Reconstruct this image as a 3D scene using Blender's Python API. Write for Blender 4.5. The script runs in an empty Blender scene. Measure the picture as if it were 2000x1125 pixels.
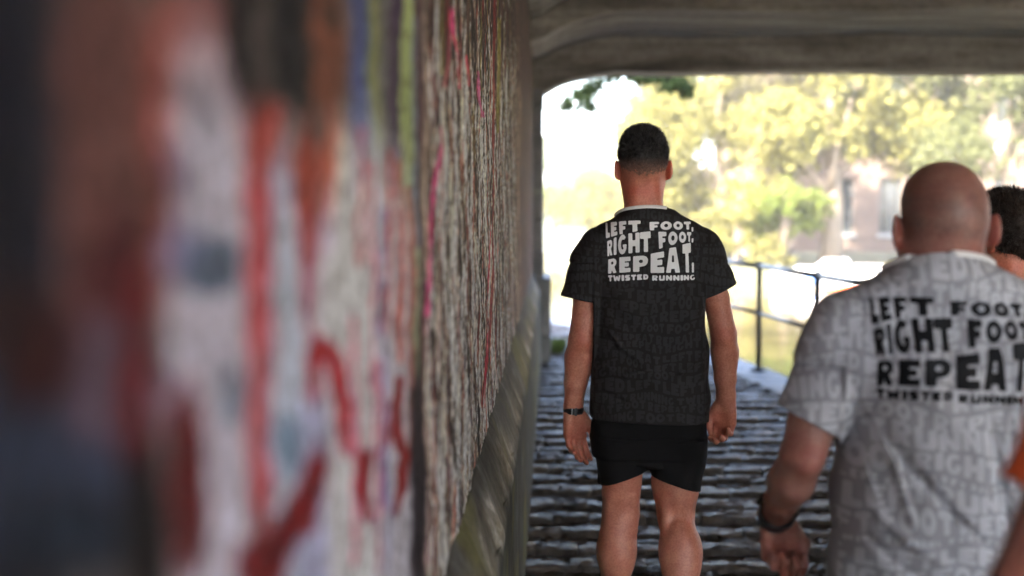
import bpy, bmesh, math, random
import numpy as np
from mathutils import Vector, Matrix
from mathutils.bvhtree import BVHTree

# ------------------------------------------------------------------ camera, light, exposure
random.seed(7); RNG = np.random.default_rng(7)
sc = bpy.context.scene
COL = sc.collection
cam_d = bpy.data.cameras.new('camera'); cam = bpy.data.objects.new('camera', cam_d); COL.objects.link(cam)
sc.camera = cam
HAZE = .0012
FPX = 2778.0                       # focal length in photograph pixels (50 mm on 36 mm)
cam_d.sensor_width = 36; cam_d.lens = 50; cam_d.clip_start = .02; cam_d.clip_end = 3000
cam.location = (0, 0, 1.6)
cam.rotation_euler = (math.radians(90 - 3.55), 0, math.radians(1.65))
cam_d.dof.use_dof = True; cam_d.dof.focus_distance = 4.3; cam_d.dof.aperture_fstop = 1.9
W = bpy.data.worlds.new('World'); sc.world = W; W.use_nodes = True
wn = W.node_tree.nodes; wl = W.node_tree.links
SUN_EL = math.radians(38); SUN_AZ = math.radians(-134)      # from behind and to the left (compass from +Y towards +X)
sky = wn.new('ShaderNodeTexSky'); sky.sky_type = 'NISHITA'; sky.sun_disc = False
sky.sun_elevation = SUN_EL; sky.sun_rotation = SUN_AZ; sky.dust_density = 4.0; sky.air_density = .8
wl.new(sky.outputs[0], wn['Background'].inputs[0]); wn['Background'].inputs[1].default_value = .15
sd = bpy.data.lights.new('sun', 'SUN'); sd.energy = 2.8; sd.angle = math.radians(.5); sd.color = (1, .90, .70)
so = bpy.data.objects.new('sun', sd); COL.objects.link(so)
sdir = Vector((math.sin(SUN_AZ)*math.cos(SUN_EL), math.cos(SUN_AZ)*math.cos(SUN_EL), math.sin(SUN_EL)))
so.rotation_euler = sdir.to_track_quat('Z', 'Y').to_euler()
vs = sc.view_settings; vs.view_transform = 'Standard'; vs.look = 'None'; vs.gamma = 1; vs.use_curve_mapping = False
vs.exposure = 4.5
sc.cycles.max_bounces = 8; sc.cycles.diffuse_bounces = 5; sc.cycles.glossy_bounces = 4
sc.cycles.volume_bounces = 1; sc.cycles.use_denoising = True; sc.cycles.sample_clamp_indirect = 6

CR = cam.rotation_euler.to_matrix()
def at(px, py, Y):
    """world point on the plane y = Y that stands at photograph pixel (px, py)"""
    d = CR @ Vector(((px - 1000) / FPX, -(py - 562.5) / FPX, -1))
    t = Y / d.y
    return Vector((d.x*t, Y, 1.6 + d.z*t))

# ------------------------------------------------------------------ helpers
def lin(c):
    c = np.asarray(c, float) / 255.
    return np.where(c <= .04045, c/12.92, ((c+.055)/1.055)**2.4)
def tag(o, label=None, cat=None, group=None, kind=None):
    if label: o['label'] = label
    if cat: o['category'] = cat
    if group: o['group'] = group
    if kind: o['kind'] = kind
    return o
def empty(name, loc=(0, 0, 0), rz=0, **k):
    o = bpy.data.objects.new(name, None); COL.objects.link(o); o.location = loc; o.rotation_euler.z = rz
    o.empty_display_size = .1
    return tag(o, **k)
def link(name, me, mat=None, parent=None, smooth=False, **k):
    o = bpy.data.objects.new(name, me); COL.objects.link(o)
    if mat and not me.materials: me.materials.append(mat)
    if parent: o.parent = parent
    if smooth: me.shade_smooth()
    return tag(o, **k)
def mesh_np(name, V, F, n=4):
    me = bpy.data.meshes.new(name)
    V = np.ascontiguousarray(V, np.float32); F = np.ascontiguousarray(F, np.int32)
    me.vertices.add(len(V)); me.vertices.foreach_set('co', V.ravel())
    me.loops.add(F.size); me.loops.foreach_set('vertex_index', F.ravel())
    me.polygons.add(len(F)); me.polygons.foreach_set('loop_start', np.arange(0, F.size, n, dtype=np.int32))
    me.update(calc_edges=True); return me
def set_col(me, C, name='col'):
    a = me.color_attributes.new(name, 'FLOAT_COLOR', 'POINT')
    C = np.concatenate([C, np.ones((len(C), 1))], 1).astype(np.float32)
    a.data.foreach_set('color', C.ravel())
class MB:
    """collects simple shapes into one mesh"""
    def __init__(s): s.v = []; s.f = []
    def poly(s, vs_, fs):
        b = len(s.v); s.v += [tuple(v) for v in vs_]; s.f += [tuple(i+b for i in f) for f in fs]; return s
    def box(s, x0, x1, y0, y1, z0, z1, bev=0):
        if bev:
            e = bev; vs_ = []; 
            for z, i in ((z0, 0), (z1-e, 0), (z1, e)):
                vs_ += [(x0+i, y0+i, z), (x1-i, y0+i, z), (x1-i, y1-i, z), (x0+i, y1-i, z)]
            fs = [(3, 2, 1, 0), (8, 9, 10, 11)]
            for l in (0, 4):
                for k in range(4): fs.append((l+k, l+(k+1) % 4, l+4+(k+1) % 4, l+4+k))
            return s.poly(vs_, fs)
        vs_ = [(x0, y0, z0), (x1, y0, z0), (x1, y1, z0), (x0, y1, z0), (x0, y0, z1), (x1, y0, z1), (x1, y1, z1), (x0, y1, z1)]
        return s.poly(vs_, [(3, 2, 1, 0), (4, 5, 6, 7), (0, 1, 5, 4), (1, 2, 6, 5), (2, 3, 7, 6), (3, 0, 4, 7)])
    def tube(s, pts, rs, n=10, caps=True):
        pts = [Vector(p) for p in pts]
        if not hasattr(rs, '__len__'): rs = [rs]*len(pts)
        rings = []
        for i, p in enumerate(pts):
            d = (pts[min(i+1, len(pts)-1)] - pts[max(i-1, 0)]).normalized()
            u = d.cross(Vector((0, 0, 1)) if abs(d.z) < .9 else Vector((1, 0, 0))).normalized(); w = d.cross(u)
            rings.append([p + (u*math.cos(a) + w*math.sin(a))*rs[i] for a in [2*math.pi*k/n for k in range(n)]])
        vs_ = [v for r in rings for v in r]; fs = []
        for i in range(len(pts)-1):
            for k in range(n): fs.append((i*n+k, i*n+(k+1) % n, (i+1)*n+(k+1) % n, (i+1)*n+k))
        if caps: fs.append(tuple(range(n-1, -1, -1))); fs.append(tuple((len(pts)-1)*n+k for k in range(n)))
        return s.poly(vs_, fs)
    def ball(s, c, r, n=12):
        c = Vector(c); m = n//2; k = []
        for i in range(1, m):
            a = math.pi*i/m
            k.append((c + Vector((0, 0, math.cos(a)*r)), math.sin(a)*r))
        vs_ = [c+Vector((0, 0, r))]
        for p, q in k: vs_ += [p + Vector((math.cos(t)*q, math.sin(t)*q, 0)) for t in [2*math.pi*j/n for j in range(n)]]
        vs_.append(c-Vector((0, 0, r))); fs = []
        for j in range(n): fs.append((0, 1+j, 1+(j+1) % n))
        for i in range(len(k)-1):
            for j in range(n): fs.append((1+i*n+j, 1+(i+1)*n+j, 1+(i+1)*n+(j+1) % n, 1+i*n+(j+1) % n))
        l = len(vs_)-1; b = 1+(len(k)-1)*n
        for j in range(n): fs.append((l, b+(j+1) % n, b+j))
        return s.poly(vs_, fs)
    def mesh(s, name='mesh'):
        me = bpy.data.meshes.new(name); me.from_pydata(s.v, [], s.f); me.update(); return me
    def build(s, name, mat, parent=None, smooth=False, **k):
        return link(name, s.mesh(name), mat, parent, smooth, **k)

# ------------------------------------------------------------------ materials
class NT:
    def __init__(s, name):
        s.m = bpy.data.materials.new(name); s.m.use_nodes = True
        s.n = s.m.node_tree.nodes; s.l = s.m.node_tree.links; s.b = s.n['Principled BSDF']
    def new(s, t, **k):
        o = s.n.new(t)
        for a, v in k.items(): setattr(o, a, v)
        return o
    def coord(s, scale=(1, 1, 1), kind='Object'):
        t = s.new('ShaderNodeTexCoord'); m = s.new('ShaderNodeMapping'); m.inputs['Scale'].default_value = scale
        s.l.new(t.outputs[kind], m.inputs[0]); return m.outputs[0]
    def noise(s, co, sc_=5, det=6, rough=.6, dist=0):
        n = s.new('ShaderNodeTexNoise'); s.l.new(co, n.inputs['Vector'])
        n.inputs['Scale'].default_value = sc_; n.inputs['Detail'].default_value = det
        n.inputs['Roughness'].default_value = rough; n.inputs['Distortion'].default_value = dist; return n.outputs['Fac']
    def voro(s, co, sc_=5, feature='F1', out='Distance'):
        n = s.new('ShaderNodeTexVoronoi', feature=feature); s.l.new(co, n.inputs['Vector']); n.inputs['Scale'].default_value = sc_
        return n.outputs[out]
    def ramp(s, fac, stops, interp='LINEAR'):
        r = s.new('ShaderNodeValToRGB'); s.l.new(fac, r.inputs[0]); r.color_ramp.interpolation = interp
        e = r.color_ramp.elements
        while len(e) < len(stops): e.new(.5)
        for q, (p, c) in zip(e, stops): q.position = p; q.color = (*c, 1) if hasattr(c, '__len__') else (c, c, c, 1)
        return r.outputs[0]
    def mix(s, a, b, f, mode='MIX'):
        m = s.new('ShaderNodeMix', data_type='RGBA', blend_type=mode)
        for v, i in ((f, 0), (a, 6), (b, 7)):
            if hasattr(v, 'is_linked'): s.l.new(v, m.inputs[i])
            else: m.inputs[i].default_value = v if i == 0 else ((*v, 1) if hasattr(v, '__len__') else (v, v, v, 1))
        return m.outputs[2]
    def attr(s, name): a = s.new('ShaderNodeVertexColor', layer_name=name); return a.outputs[0]
    def bump(s, h, st=.3, d=.01, prev=None):
        b = s.new('ShaderNodeBump'); b.inputs['Strength'].default_value = st; b.inputs['Distance'].default_value = d
        s.l.new(h, b.inputs['Height'])
        if prev is not None: s.l.new(prev, b.inputs['Normal'])
        return b.outputs[0]
    def out(s, color=None, rough=None, normal=None, **k):
        for v, i in ((color, 'Base Color'), (rough, 'Roughness'), (normal, 'Normal')):
            if v is None: continue
            if hasattr(v, 'is_linked'): s.l.new(v, s.b.inputs[i])
            else: s.b.inputs[i].default_value = (*v, 1) if hasattr(v, '__len__') else v
        for a, v in k.items(): s.b.inputs[a.replace('_', ' ')].default_value = v
        return s.m

def noisy(name, c1, c2, scale=4, rough=.8, bump=.3, bd=.01, coord='Object', sc3=(1, 1, 1), **k):
    t = NT(name); co = t.coord(sc3, coord); f = t.noise(co, scale)
    g = t.noise(co, scale*7, 8, .7)
    c = t.mix(t.ramp(f, [(.3, c1), (.7, c2)]), t.ramp(g, [(.3, .55), (.65, 1.0)]), .6, 'MULTIPLY')
    return t.out(c, rough, t.bump(g, bump, bd), **k)

M = {}
M['concrete'] = noisy('concrete', (.17, .145, .125), (.46, .415, .37), 1.3, .85, .5, .02, sc3=(1, 2, 1))
def soffit_mat():
    t = NT('board_marked_concrete'); n = t.noise(t.coord((.35, 1.3, 1)), 1.6, 6, .65, .9); g = t.noise(t.coord(), 14, 8, .75); w = t.noise(t.coord((.15, 7, 7)), 2.2, 3, .5)
    c = t.ramp(n, [(.30, (.13, .108, .09)), (.48, (.34, .30, .26)), (.66, (.52, .47, .415))]); c = t.mix(c, t.ramp(g, [(.34, .5), (.58, 1.05)]), .6, 'MULTIPLY')
    c = t.mix(c, t.ramp(w, [(.42, .62), (.5, 1.0)]), .6, 'MULTIPLY'); b = t.bump(w, .5, .02); b = t.bump(g, .5, .012, b)
    return t.out(c, .8, b)
M['soffit'] = soffit_mat()
M['stone'] = noisy('pale_stone', (.16, .16, .165), (.32, .32, .33), 5, .7, .5, .01)
M['coping'] = noisy('coping_stone', (.17, .17, .18), (.30, .30, .32), 3, .6, .4, .01)
M['quay_wall'] = noisy('mossy_quay', (.035, .04, .02), (.075, .075, .04), 2, .9, .3, .02)
M['earth'] = noisy('dark_joint_dirt', (.03, .022, .015), (.085, .066, .048), 9, .95, .6, .01)
M['bounce_path'] = noisy('pale_bounce_gravel', (.36, .33, .28), (.48, .44, .38), 6, .9, .5, .01)
M['bank'] = noisy('bank_grass_ground', (.07, .09, .03), (.16, .15, .08), 1.5, .95, .5, .05)
M['quay'] = noisy('quay_paving', (.09, .085, .075), (.16, .15, .125), 2, .9, .3, .02)
M['bark'] = noisy('bark', (.14, .11, .08), (.26, .21, .17), 6, .9, .8, .03, sc3=(1, 1, .25))
M['brickwork'] = None
M['rail'] = noisy('rail_paint', (.010, .010, .011), (.024, .022, .022), 30, .5, .3, .002)
M['rail_top'] = noisy('worn_rail_steel', (.016, .018, .02), (.035, .037, .042), 30, .45, .2, .002)
M['gel_white'] = noisy('boat_white', (.42, .42, .43), (.52, .52, .52), 2, .3, .02, .002)
M['boat_red'] = noisy('boat_orange_red', (.62, .07, .02), (.75, .12, .03), 2, .35, .02, .002)
M['boat_blue'] = noisy('boat_blue', (.05, .12, .35), (.07, .16, .45), 2, .35, .02, .002)
M['glass'] = noisy('dark_glass', (.01, .012, .015), (.03, .035, .04), 3, .08, .0, .001)
M['frame_paint'] = noisy('window_frame_paint', (.05, .06, .07), (.09, .10, .11), 3, .5, .1, .002)
M['strap'] = noisy('black_rubber', (.006, .006, .007), (.014, .014, .016), 40, .45, .2, .001)
M['steel'] = noisy('steel_pin', (.4, .4, .4), (.6, .6, .6), 40, .3, .1, .001, Metallic=1)
M['watchglass'] = noisy('watch_glass', (.004, .004, .006), (.008, .008, .01), 3, .1, 0, .001)
M['sole'] = noisy('shoe_sole', (.5, .5, .5), (.65, .65, .65), 20, .7, .3, .002)
M['shoe'] = noisy('shoe_knit', (.03, .04, .06), (.07, .08, .1), 60, .8, .4, .002)
M['eye'] = noisy('eyeball', (.6, .58, .55), (.75, .72, .7), 3, .2, 0, .001)

def brick_mat():
    t = NT('far_brickwork'); co = t.coord((1, 1, 1), 'Object')
    s_ = t.new('ShaderNodeSeparateXYZ'); t.l.new(co, s_.inputs[0]); a = t.new('ShaderNodeMath', operation='ADD')
    t.l.new(s_.outputs[0], a.inputs[0]); t.l.new(s_.outputs[1], a.inputs[1])
    c_ = t.new('ShaderNodeCombineXYZ'); t.l.new(a.outputs[0], c_.inputs[0]); t.l.new(s_.outputs[2], c_.inputs[1])
    b = t.new('ShaderNodeTexBrick'); t.l.new(c_.outputs[0], b.inputs['Vector']); b.inputs['Scale'].default_value = 4.4
    b.inputs['Color1'].default_value = (.07, .045, .036, 1); b.inputs['Color2'].default_value = (.11, .072, .058, 1); b.inputs['Mortar'].default_value = (.12, .105, .09, 1)
    c = t.mix(b.outputs[0], t.ramp(t.noise(co, .8), [(.3, .7), (.7, 1.0)]), .6, 'MULTIPLY')
    return t.out(c, .9)
M['brickwork'] = brick_mat()

def leaf_mat(name, c1, c2):
    t = NT(name); g = t.new('ShaderNodeObjectInfo'); co = t.coord()
    f = t.noise(co, .9, 4); w = t.new('ShaderNodeTexWhiteNoise', noise_dimensions='3D')
    gm = t.new('ShaderNodeNewGeometry')
    mm = t.new('ShaderNodeMix', data_type='RGBA'); t.l.new(f, mm.inputs[0]); mm.inputs[6].default_value = (*c1, 1); mm.inputs[7].default_value = (*c2, 1)
    c = t.mix(mm.outputs[2], t.ramp(t.noise(co, 7, 2), [(.35, .8), (.65, 1.08)]), .8, 'MULTIPLY')
    t.out(c, .9, Specular_IOR_Level=.05)
    tr = t.new('ShaderNodeBsdfTranslucent'); t.l.new(c, tr.inputs[0]); mx = t.new('ShaderNodeMixShader'); mx.inputs[0].default_value = .4
    o = t.n['Material Output']; t.l.new(t.b.outputs[0], mx.inputs[1]); t.l.new(tr.outputs[0], mx.inputs[2]); t.l.new(mx.outputs[0], o.inputs[0])
    return t.m
M['leaf_yellow'] = leaf_mat('leaf_yellow_green', (.10, .105, .03), (.17, .155, .06))
M['leaf_green'] = leaf_mat('leaf_green', (.07, .10, .02), (.13, .15, .04))
M['leaf_pale'] = leaf_mat('leaf_pale', (.12, .115, .065), (.19, .17, .115))
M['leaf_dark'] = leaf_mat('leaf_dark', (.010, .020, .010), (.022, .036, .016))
M['leaf_olive'] = leaf_mat('leaf_olive', (.05, .06, .025), (.10, .105, .05))

def water_mat():
    t = NT('canal_water'); co = t.coord((1, 1.0, 1))
    n1 = t.noise(co, 1.1, 4, .5, .5); n2 = t.noise(co, 6, 3, .5)
    b = t.bump(n1, .12, .10); b = t.bump(n2, .10, .02, b)
    return t.out((.06, .048, .022), .04, b, IOR=1.33, Specular_IOR_Level=.5)
M['water'] = water_mat()

def sett_mat():
    t = NT('worn_setts'); co = t.coord(kind='Generated'); oi = t.new('ShaderNodeObjectInfo')
    t2 = t.new('ShaderNodeTexCoord'); ge = t.new('ShaderNodeNewGeometry')
    n = t.noise(ge.outputs['Position'], 9, 6, .65); g = t.noise(ge.outputs['Position'], 45, 8, .75)
    base = t.ramp(n, [(.25, (.026, .017, .011)), (.5, (.066, .049, .037)), (.78, (.135, .11, .092))])
    c = t.mix(base, t.ramp(oi.outputs['Random'], [(0, (.6, .55, .5)), (1, (1.35, 1.3, 1.3))]), 1.0, 'MULTIPLY')
    c = t.mix(c, t.ramp(g, [(.35, .45), (.6, 1.1)]), .7, 'MULTIPLY')
    b = t.bump(n, .9, .03); b = t.bump(g, .8, .010, b)
    return t.out(c, t.ramp(g, [(.3, .26), (.7, .6)]), b)
M['sett'] = sett_mat()

def cloth_mat(name, c, rough=.75, weave=.25, spec=.12):
    t = NT(name); co = t.coord(); n = t.noise(co, 12, 4); w = t.noise(co, 420, 2)
    cc = t.mix(c, t.ramp(n, [(.3, .82), (.7, 1.0)]), 1.0, 'MULTIPLY')
    b = t.bump(t.noise(co, 7, 3, .5, .6), .25, .012); b = t.bump(w, weave, .0008, b)
    return t.out(cc, rough, b, Specular_IOR_Level=spec)
M['black_shirt'] = cloth_mat('black_shirt_fabric', (.0195, .016, .0165))
M['black_tone'] = cloth_mat('black_shirt_tone', (.032, .0312, .0325))
M['white_ink'] = cloth_mat('white_ink', (.82, .80, .80), .5)
M['black_ink'] = cloth_mat('black_ink', (.008, .008, .010), .5)
M['grey_shirt'] = cloth_mat('grey_shirt_fabric', (.33, .33, .36))
M['grey_tone'] = cloth_mat('grey_shirt_tone', (.50, .505, .55))
M['white_trim'] = cloth_mat('white_trim', (.78, .76, .76))
M['black_shorts'] = cloth_mat('black_shorts_fabric', (.008, .0075, .008), .85)
M['teal_shirt'] = cloth_mat('teal_shirt_fabric', (.01, .11, .11))
M['orange_shirt'] = cloth_mat('orange_shirt_fabric', (.62, .10, .03))
def skin_mat():
    t = NT('skin'); co = t.coord(); c = t.attr('col')
    m = t.ramp(t.noise(co, 22, 5, .6), [(.3, (.86, .62, .58)), (.7, (1.12, 1.08, 1.04))])
    f = t.ramp(t.noise(co, 160, 3, .7), [(.35, (.74, .62, .57)), (.6, (1.05, 1.03, 1.0))])
    c = t.mix(t.mix(c, m, .9, 'MULTIPLY'), f, .8, 'MULTIPLY')
    b = t.bump(t.noise(co, 260, 4, .7), .22, .0012); b = t.bump(t.noise(co, 35, 3), .15, .004, b)
    return t.out(c, .48, b, Subsurface_Weight=.2, Subsurface_Scale=.012, Specular_IOR_Level=.4)
M['skin'] = skin_mat()
def hair_mat(name, c):
    t = NT(name); co = t.coord(); f = t.noise(co, 140, 4, .7); cc = t.attr('col')
    return t.out(t.mix(cc, t.ramp(f, [(.3, .45), (.7, 1.3)]), 1, 'MULTIPLY'), .6, t.bump(f, .6, .004), Specular_IOR_Level=.35)
M['hair'] = hair_mat('hair', None)
# ------------------------------------------------------------------ the place: water, path, banks
def sheet(name, pts, z, mat, thick=None, **k):
    bm = bmesh.new(); vs_ = [bm.verts.new((x, y, z)) for x, y in pts]; f = bm.faces.new(vs_)
    if f.normal.z < 0: f.normal_flip()
    bm.normal_update()
    if f.normal.z < 0: f.normal_flip()
    if thick:
        r = bmesh.ops.extrude_face_region(bm, geom=[f])
        bmesh.ops.translate(bm, vec=(0, 0, thick), verts=[v for v in r['geom'] if isinstance(v, bmesh.types.BMVert)])
        # the original face is now the bottom
    bmesh.ops.recalc_face_normals(bm, faces=bm.faces)
    me = bpy.data.meshes.new(name); bm.to_mesh(me); bm.free()
    return link(name, me, mat, kind='structure', **k)
WZ = -.42; XW_ = -.11
sheet('canal_bed', [(-900, -900), (900, -900), (900, 900), (-900, 900)], -1.6, M['earth'])
sheet('water', [(-400, -300), (400, -300), (400, 400), (-400, 400)], WZ, M['water'])
EDGE = [(2.75, -40), (2.75, 4), (2.68, 7.5), (2.43, 9.9), (2.25, 11.5), (2.03, 13.2), (1.77, 14.7), (1.27, 16.6), (.62, 18.0), (-.15, 19.2), (-1.4, 20.2), (-4, 21.2), (-40, 26)]
sheet('path', EDGE + [(-40, -40)], -1.5, M['earth'], 1.45)
path = [o for o in COL.objects if o.name == 'path'][0]
def edge_x(y):
    return float(np.interp(y, [p[1] for p in EDGE], [p[0] for p in EDGE]))
# coping slabs along the water's edge
pts = [Vector((x, y, 0)) for x, y in [(2.75, -30)]+EDGE[1:-1]]
seglen = [0]
for a, b in zip(pts, pts[1:]): seglen.append(seglen[-1] + (b-a).length)
def along(s):
    for i in range(len(pts)-1):
        if s <= seglen[i+1] or i == len(pts)-2:
            t = (s-seglen[i]) / (seglen[i+1]-seglen[i]); d = (pts[i+1]-pts[i]).normalized()
            return pts[i].lerp(pts[i+1], t), d
s_ = 0
while s_ < seglen[-1] - .8:
    L = random.uniform(.62, .8); (p, d), (q, e) = along(s_+.006), along(s_+L-.006)
    na = Vector((-d.y, d.x, 0)); nb = Vector((-e.y, e.x, 0)); wd = .36; z = .012 + random.uniform(-.004, .004)
    top = [p - na*.03, q - nb*.03, q + nb*wd, p + na*wd]; m = MB(); cx = sum(top, Vector())/4
    ins = [v + (cx-v).normalized()*.012 for v in top]
    m.poly([v+Vector((0, 0, -.16)) for v in top] + [v+Vector((0, 0, z-.01)) for v in top] + [v+Vector((0, 0, z)) for v in ins],
           [(0, 1, 2, 3), (8, 11, 10, 9)] + [(l+(k+1) % 4, l+k, l+4+k, l+4+(k+1) % 4) for l in (0, 4) for k in range(4)])
    bmx = bmesh.new(); me = m.mesh('coping_slab'); bmx.from_mesh(me); bmesh.ops.recalc_face_normals(bmx, faces=bmx.faces); bmx.to_mesh(me); bmx.free()
    link('coping_slab', me, M['coping'], path); s_ += L
# setts: eight shared stone shapes, every third course stands proud (grip ridges of the towpath)
def sett_mesh(i):
    r = random.Random(i); nx, ny = 7, 4; V = []; F = []
    for j in range(ny+1):
        for k in range(nx+1):
            u = k/nx - .5; v = j/ny - .5
            rim = (k in (0, nx)) or (j in (0, ny))
            z = r.uniform(-.24, .22) if not rim else r.uniform(-.42, .06)
            V.append((u*(.99 if not rim else 1) + r.uniform(-.014, .014), v + r.uniform(-.03, .03), z))
    n = len(V)
    for j in range(ny):
        for k in range(nx): a = j*(nx+1)+k; F.append((a, a+1, a+nx+2, a+nx+1))
    ring = [k for k in range(nx+1)] + [(j)*(nx+1)+nx for j in range(1, ny+1)] + [ny*(nx+1)+k for k in range(nx-1, -1, -1)] + [j*(nx+1) for j in range(ny-1, 0, -1)]
    for a in ring: V.append((V[a][0]*1.0, V[a][1]*1.0, -2.2))
    for q in range(len(ring)): F.append((ring[q], n+q, n+(q+1) % len(ring), ring[(q+1) % len(ring)]))
    me = bpy.data.meshes.new('sett'); me.from_pydata(V, [], F); me.update(); me.materials.append(M['sett'])
    bm = bmesh.new(); bm.from_mesh(me); bmesh.ops.recalc_face_normals(bm, faces=bm.faces); bm.to_mesh(me); bm.free()
    me.shade_smooth(); return me
SM = [sett_mesh(i) for i in range(10)]
sheet('bounce_apron', [(-1.2, -40), (2.7, -40), (2.7, 2.2), (XW_, 2.2), (XW_, -3.9), (-1.2, -3.9)], -.06, M['bounce_path'], .045)  # unseen pale apron, added to bounce light on to backs and soffit
rows = []; y = 2.25; ri = 0
while y < 20.6:
    dpt = random.uniform(.094, .120); ridge = ri % 3 == 0
    x = -.12 + random.uniform(-.1, 0); xe = edge_x(y) - .37
    while x < xe:
        L = random.uniform(.13, .29)
        rows.append((x, min(x+L, xe+.03), y, dpt, ridge)); x += L
    if y > 14.9:                                   # outside the bridge the path spreads left
        x = -.12
        while x > -3.2: L = random.uniform(.2, .4); rows.append((x-L, x, y, dpt, ridge)); x -= L
    y += dpt + .002; ri += 1
def vis(r): return -.2 < r[0] < 2.6 and r[2] > 5.4
order = sorted(range(len(rows)), key=lambda i: (not vis(rows[i]), rows[i][2] if rows[i][2] > 5.4 else 99))
single = set(order[:300]); sv = []; sf = []
base = [(np.array([v.co for v in m.vertices]), [tuple(p.vertices) for p in m.polygons]) for m in SM]
nb = 0
for i, (x0, x1, y0, dp, ridge) in enumerate(rows):
    if x1-x0 < .05: continue
    cx, cy = (x0+x1)/2, y0+dp/2; sx = x1-x0-.005; sy = dp
    zt = (.004 if ridge else -.021) + random.uniform(-.010, .010); sz = .026; k = random.randrange(10); fl = random.choice((1, -1))
    if i in single:
        o = bpy.data.objects.new('sett', SM[k]); COL.objects.link(o); o.parent = path
        o.location = (cx, cy, zt); o.scale = (sx, sy, sz); o.rotation_euler = (random.uniform(-.09, .06), random.uniform(-.04, .04), random.uniform(-.03, .03) + (math.pi if fl < 0 else 0))
    else:
        v, f = base[k]; sv.append(v*np.array((sx*fl, sy*fl, sz)) + np.array((cx, cy, zt))); sf += [tuple(q+nb for q in t_) for t_ in f]; nb += len(v)
me = bpy.data.meshes.new('setts'); me.from_pydata(np.concatenate(sv).tolist(), [], sf); me.update()
link('setts', me, M['sett'], path, True, kind='stuff')

# far banks
sheet('far_bank', [(60, 20), (22, 26), (8, 32.5), (3.2, 34.5), (.5, 44), (-2.5, 60), (-30, 66), (-300, 80), (-300, 880), (880, 880), (880, 20)], -1.5, M['quay_wall'], 1.42)
sheet('embankment', [(-40, -40), (-1.25, -40), (-1.25, 14.5), (-3.3, 16), (-6, 19), (-40, 24)], .02, M['bank'], 3.9)
sheet('right_bank', [(16.6, -60), (60, -60), (60, 20), (22, 25.4), (16.6, 20)], -1.5, M['bank'], 1.75)

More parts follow.
